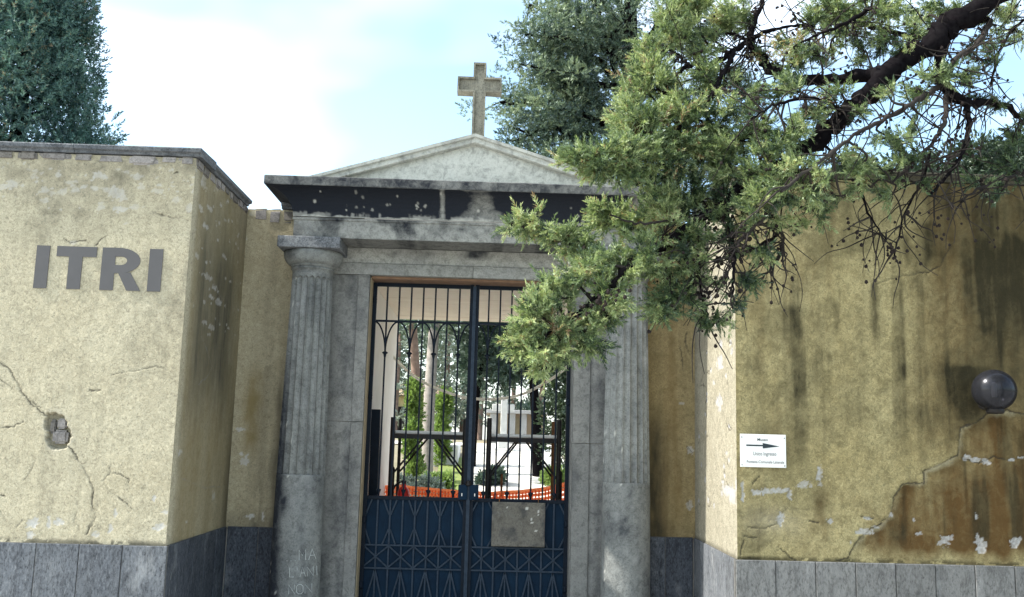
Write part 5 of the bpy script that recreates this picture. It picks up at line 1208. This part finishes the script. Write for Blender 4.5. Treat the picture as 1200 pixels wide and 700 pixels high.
# foliage clumps: (px, py, rx, ry, sprays, Y, tint)
CL=[(596,263,16,9,60,-4.30,.66),(620,261,16,11,90,-4.32,.66),(640,272,18,13,120,-4.35,.62),(664,281,20,15,140,-4.4,.6),(683,290,15,12,80,-4.45,.58),(612,268,10,8,40,-4.3,.6),
 (706,247,12,8,60,-4.5,.68),(722,256,18,13,120,-4.5,.64),(742,262,16,14,110,-4.55,.62),(712,262,10,8,40,-4.5,.62),
 (695,312,24,16,160,-4.75,.6),(725,310,24,20,190,-4.75,.58),(755,300,26,24,230,-4.75,.55),(670,325,20,14,110,-4.8,.62),(645,333,14,10,60,-4.82,.64),
 (655,350,22,15,140,-4.85,.64),(630,372,22,18,170,-4.88,.66),(612,395,18,16,140,-4.9,.66),(628,415,16,14,110,-4.92,.64),(605,408,10,9,50,-4.9,.64),(650,398,22,16,150,-4.86,.6),(676,385,22,16,150,-4.84,.58),(700,370,22,16,150,-4.82,.56),(722,352,20,16,120,-4.8,.54),(690,400,16,10,70,-4.84,.54),(655,418,12,9,50,-4.88,.58),
 (640,432,8,6,22,-4.9,.55),
 (778,275,26,26,230,-4.7,.58),(800,300,20,20,130,-4.68,.5),(785,322,22,16,110,-4.7,.46),(812,322,14,14,60,-4.7,.42),(770,240,24,18,170,-4.65,.6),(795,222,22,18,150,-4.6,.58),
 (775,362,18,9,90,-4.75,.34),(800,352,10,8,30,-4.72,.34),(826,380,10,8,50,-4.7,.34),(842,372,8,6,26,-4.7,.32),
 (672,188,16,8,90,-4.85,.66),(692,190,20,10,130,-4.83,.64),(715,186,22,14,190,-4.8,.62),(735,176,20,18,200,-4.75,.62),(700,198,16,7,60,-4.8,.5),(728,202,22,9,80,-4.78,.42),(755,185,20,22,190,-4.7,.56),(780,195,22,16,130,-4.65,.46),(765,208,20,9,60,-4.65,.35),(805,200,20,14,110,-4.6,.48),(835,205,20,12,90,-4.55,.45),
 (742,112,16,16,160,-4.5,.62),(735,138,14,16,140,-4.55,.62),(752,150,18,18,170,-4.6,.6),(760,90,18,18,180,-4.45,.62),(758,65,18,18,180,-4.4,.62),(778,45,20,18,200,-4.35,.62),(790,20,22,18,220,-4.3,.62),(812,10,22,16,200,-4.25,.6),(800,40,18,18,160,-4.3,.56),(780,110,20,20,170,-4.5,.56),(775,135,20,18,150,-4.55,.56),(800,130,20,18,130,-4.55,.52),(800,165,24,16,150,-4.6,.54),(825,150,22,18,130,-4.55,.5),(825,95,18,16,80,-4.4,.5),(850,20,16,14,110,-4.15,.5),(835,45,14,14,70,-4.2,.5),(870,15,14,14,70,-4.1,.44),(820,60,14,12,60,-4.3,.5),(770,160,16,12,70,-4.6,.5),
 (855,125,22,18,90,-4.6,.5),(870,165,24,22,150,-4.6,.52),(850,185,22,16,120,-4.6,.52),(890,145,22,18,80,-4.6,.48),(850,100,14,12,40,-4.4,.42),
 (930,45,16,12,60,-4.2,.46),(960,20,26,18,220,-4.1,.62),(985,8,24,16,200,-4.1,.62),(1000,30,24,16,170,-4.2,.58),(975,45,18,12,90,-4.25,.5),(1025,15,22,16,110,-4.2,.55),(1050,10,22,14,80,-4.15,.45),(930,75,18,10,60,-4.3,.44),(900,70,12,10,30,-4.2,.4),(960,65,18,12,60,-4.3,.42),(920,105,16,12,60,-4.6,.48),(945,55,14,9,40,-4.4,.5),
 (1085,20,18,14,60,-4.2,.42),(1110,12,16,12,50,-4.2,.42),(1140,20,18,14,60,-4.2,.42),(1150,70,16,18,90,-4.2,.36),(1160,45,16,12,60,-4.1,.44),(1195,40,12,18,70,-3.95,.6),(1185,15,18,12,70,-4.0,.45),(1060,60,16,10,40,-4.4,.4),(1095,90,14,14,50,-4.6,.46),(1075,105,14,10,40,-4.6,.44),(1040,110,12,10,36,-4.6,.45),(1145,110,10,8,30,-4.35,.3),
 (890,235,24,18,160,-4.75,.48),(915,225,22,16,130,-4.8,.52),(935,205,20,18,130,-4.8,.55),(905,255,20,14,90,-4.7,.5),(880,290,16,14,60,-4.7,.4),(870,320,14,12,46,-4.7,.36),(945,235,18,12,80,-4.8,.5),(965,215,18,14,90,-4.85,.55),(930,265,18,10,60,-4.6,.5),(960,245,20,12,70,-4.7,.5),(985,230,16,14,60,-4.7,.48),(1000,200,18,14,90,-4.7,.52),(1020,190,18,12,80,-4.65,.55),(1045,200,18,12,80,-4.65,.5),(1065,185,14,10,50,-4.6,.46),(1020,220,14,12,50,-4.6,.4),(1045,230,12,10,34,-4.6,.36),(1075,215,14,10,40,-4.55,.36),
 (985,105,12,12,34,-4.5,.4),(1010,130,12,12,36,-4.6,.42),(1040,160,14,10,40,-4.7,.42),(960,130,14,12,40,-4.6,.42),(925,150,16,12,50,-4.7,.46),(905,180,16,14,60,-4.7,.46),(1075,140,12,10,30,-4.6,.42),
 (1190,200,14,20,110,-4.25,.22),(1178,180,10,8,36,-4.25,.22),(1195,165,10,12,40,-4.2,.22),(1172,225,14,9,50,-4.3,.22),(1150,215,12,8,30,-4.4,.25),(1165,130,10,8,26,-4.3,.3),(1195,140,10,8,30,-4.25,.25),(840,255,14,12,60,-4.65,.4),(803,248,13,11,130,-4.6,.5),(808,240,10,8,60,-4.5,.45),(792,255,12,9,70,-4.6,.5),
 (880,115,18,14,80,-4.5,.42),(870,85,14,12,50,-4.35,.4),(1015,60,16,10,60,-4.3,.42),(1040,45,18,12,80,-4.3,.45),(1070,38,16,10,60,-4.3,.45),(940,140,18,12,70,-4.65,.45),(915,165,18,14,80,-4.7,.46),(890,185,18,14,90,-4.7,.46),(880,205,18,12,80,-4.7,.44),(905,205,18,12,80,-4.75,.48),(830,235,18,14,90,-4.6,.46),(845,215,18,14,80,-4.6,.46),(815,225,18,14,90,-4.6,.5),(825,175,20,14,100,-4.55,.5),(850,150,18,16,90,-4.55,.48),(1165,15,16,12,60,-4.1,.4),(1130,88,14,12,60,-4.4,.36),(1055,170,14,8,40,-4.65,.45),(975,190,18,12,70,-4.75,.5),(950,225,18,12,60,-4.8,.5),(860,255,16,14,70,-4.65,.4),(850,280,14,12,50,-4.7,.38),(780,340,16,10,50,-4.72,.4),(805,285,18,14,80,-4.7,.46),
(855,225,16,12,70,-4.6,.42),(835,285,14,12,40,-4.7,.36),(860,365,8,8,16,-4.8,.34),(820,275,14,12,60,-4.7,.44),(838,330,10,10,24,-4.75,.36)]
Cs=[];Ds=[];Ts=[];Ss=[]; twA=Acc(); coneP=[]
for (px,py,rx,ry,ns,Y,tn) in CL:
    c=at(px,py,Y); sc=(Y-CAM[1])/F_PX
    # twig from the nearest bough to the heart of the clump
    d=np.linalg.norm(NP-c,axis=1); i_=int(np.argmin(d)); p=NP[i_]
    if d[i_]>.03:
        mid=(p+c)/2+r.normal(0,.02,3)+[0,0,-.12*d[i_]]; Q=smooth_path([p,mid,c],4); V,F=tube_vf(Q,np.linspace(min(.008,NODES[i_][1]*.8),.0035,len(Q)),5); twA.add(V,F)
    else: Q=np.array([p,c])
    ns=int(ns*((.72 if (770<px<905 and 195<py<345) else 1.2) if px<870 else (1.15 if py<180 else .70)))
    vs_c=r.uniform(.75,1.25)
    depth=.5*(rx+ry)*1.5*sc; nsub=max(3,ns//9)
    e=unit(r.normal(size=(nsub,3)))*(r.random((nsub,1))**.40)
    SC=c+RGT*(e[:,:1]*rx*sc*1.12)+UPV*(e[:,1:2]*ry*sc*1.12)+FWD*(e[:,2:3]*depth)
    SD=unit(.8*unit(SC-p)+.5*unit(SC-c)+np.array([-.30,-.1,.25])+.35*r.normal(size=(nsub,3)))
    st=np.clip(r.normal(tn,.16,nsub),0,.9)
    k_=r.integers(0,nsub,ns); P=SC[k_]+r.normal(0,.010,(ns,3)); D=unit(SD[k_]+.62*r.normal(size=(ns,3)))
    Cs.append(P-D*.012); Ds.append(D); Ts.append(np.clip(st[k_]+r.normal(0,.12,ns),0,.92)); Ss.append(vs_c*r.uniform(.038,.092,ns))
    for k in r.choice(ns,max(2,ns//9),replace=False):
        q=Q[-1]; V,F=tube_vf([q,(q+P[k])/2+r.normal(0,.008,3),P[k]],[.0030,.0024,.0015],4); twA.add(V,F)
    for _ in range(r.poisson(.6)): coneP.append(SC[int(r.integers(0,nsub))]+r.normal(0,.008,3))
# browned dead sprays
for (px,py,Y) in [(772,152,-4.6),(778,205,-4.65),(800,150,-4.6),(650,385,-4.9),(745,95,-4.45),(905,60,-4.3),(930,50,-4.3),(790,200,-4.65),(955,120,-4.6)]:
    c=at(px,py,Y); n=16; P=c+r.normal(0,.035,(n,3)); Cs.append(P); Ds.append(unit(r.normal(size=(n,3)))); Ts.append(np.full(n,1.0)); Ss.append(r.uniform(.05,.09,n))
# crown out of frame: above and to the right of the picture
lum=[]; Co=[]; Do=[]; So=[]; NBL=36
for _ in range(150):
    th=r.uniform(0,6.28); q=math.sqrt(r.random())*2.3; lum.append((TX+q*math.cos(th),TY+q*math.sin(th),r.uniform(4.9,9.0)))
for c in lum:
    c=np.array(c); d=c-CAM; zc=d@FWD; u_=600+F_PX*(d@RGT)/zc; v_=350-F_PX*(d@UPV)/zc
    if zc>0 and u_<1230 and v_>-40: continue
    n=55; P=c+r.normal(0,.20,(n,3)); Co.append(P); Do.append(unit(r.normal(size=(n,3))+[0,0,.3])); So.append(r.uniform(.22,.34,n))
Cs=np.vstack(Cs); Ds=np.vstack(Ds); Ts=np.concatenate(Ts); Ss=np.concatenate(Ss)
V,F,T=sprays(Cs,Ds,Ss,r,NBL,.021,1.15,Ts,.10,.25,.30,True)
V2,F2,T2=sprays(np.vstack(Co),np.vstack(Do),np.concatenate(So),r,14,.045,.9,.5,.10,.25,.5,True)
part('crown',np.vstack([V,V2]),np.vstack([F,F2+len(V)]),MAT['leaf_front'],ft,False,dict(tint=np.concatenate([T,T2])))
# bare drooping twiglets along the boughs
idx=[i for i,(q,rr) in enumerate(NODES) if q[0]>.9]
for _ in range(760):
    i_=int(r.choice(idx)); q=NODES[i_][0]; L_=r.uniform(.06,.36)
    d=unit(np.array([r.normal(-.25,.6),r.normal(0,.5),r.normal(-.35,.6)])); pts=[q]
    for k in range(4): d=unit(d+r.normal(0,.28,3)+[0,0,-.10]); pts.append(pts[-1]+d*L_/4)
    V,F=tube_vf(smooth_path(pts,3),np.linspace(r.uniform(.0025,.005),.0012,13),4); twA.add(V,F)
    if r.random()<.5:
        for _ in range(r.integers(1,5)): coneP.append(pts[int(r.integers(2,5))]+r.normal(0,.018,3))
twA.build('twigs',MAT['bark_pale'],ft,True)['kind']='stuff'
# clusters of round cones
for (px,py,n,Y) in [(828,345,16,-4.7),(835,358,12,-4.7),(805,78,10,-4.35),(880,48,18,-4.2),(860,300,12,-4.75),(848,320,8,-4.75),(800,310,7,-4.7),(715,360,16,-4.78),(700,350,10,-4.78),(735,330,9,-4.75),(690,330,7,-4.8),(1040,292,9,-4.5),(1048,302,6,-4.5),(885,150,10,-4.6),(765,160,7,-4.65),(905,330,5,-4.5),(930,316,4,-4.5),(780,60,5,-4.35),(830,75,6,-4.3),(815,135,9,-4.55),(870,200,12,-4.6),(850,255,14,-4.65),(845,100,10,-4.4),(1140,175,6,-4.5),(1115,75,8,-4.4),(1150,118,6,-4.35),(960,215,8,-4.8),(1000,180,8,-4.7),(1060,95,8,-4.5),(690,290,5,-4.5),(770,330,7,-4.7),(812,300,8,-4.7),(790,245,10,-4.55),(800,230,9,-4.5),(830,262,12,-4.5),(845,235,14,-4.5),(860,215,12,-4.5),(820,285,12,-4.55),(840,300,10,-4.6),(870,245,12,-4.55),(885,225,12,-4.55),(850,275,10,-4.55),(700,352,10,-4.95),(720,340,10,-4.95),(690,365,8,-4.95)]:
    c=at(px,py,Y)
    for _ in range(n): coneP.append(c+r.normal(0,.020,3))
bm=bmesh.new(); bmesh.ops.create_icosphere(bm,subdivisions=1,radius=1.0); bm.verts.ensure_lookup_table()
IV=np.array([v.co[:] for v in bm.verts]); IF=np.array([[v.index for v in f.verts] for f in bm.faces]); bm.free()
IV=IV*(1+.16*np.sign(np.sin(IV[:,:1]*7)*np.sin(IV[:,1:2]*7)*np.sin(IV[:,2:]*7)))
acc=Acc()
for c in coneP:
    s=r.uniform(.0045,.0085); acc.add(c+IV*s*np.array([1,1,r.uniform(.9,1.25)]),IF)
acc.build('cones',MAT['cone'],ft,False)['kind']='stuff'
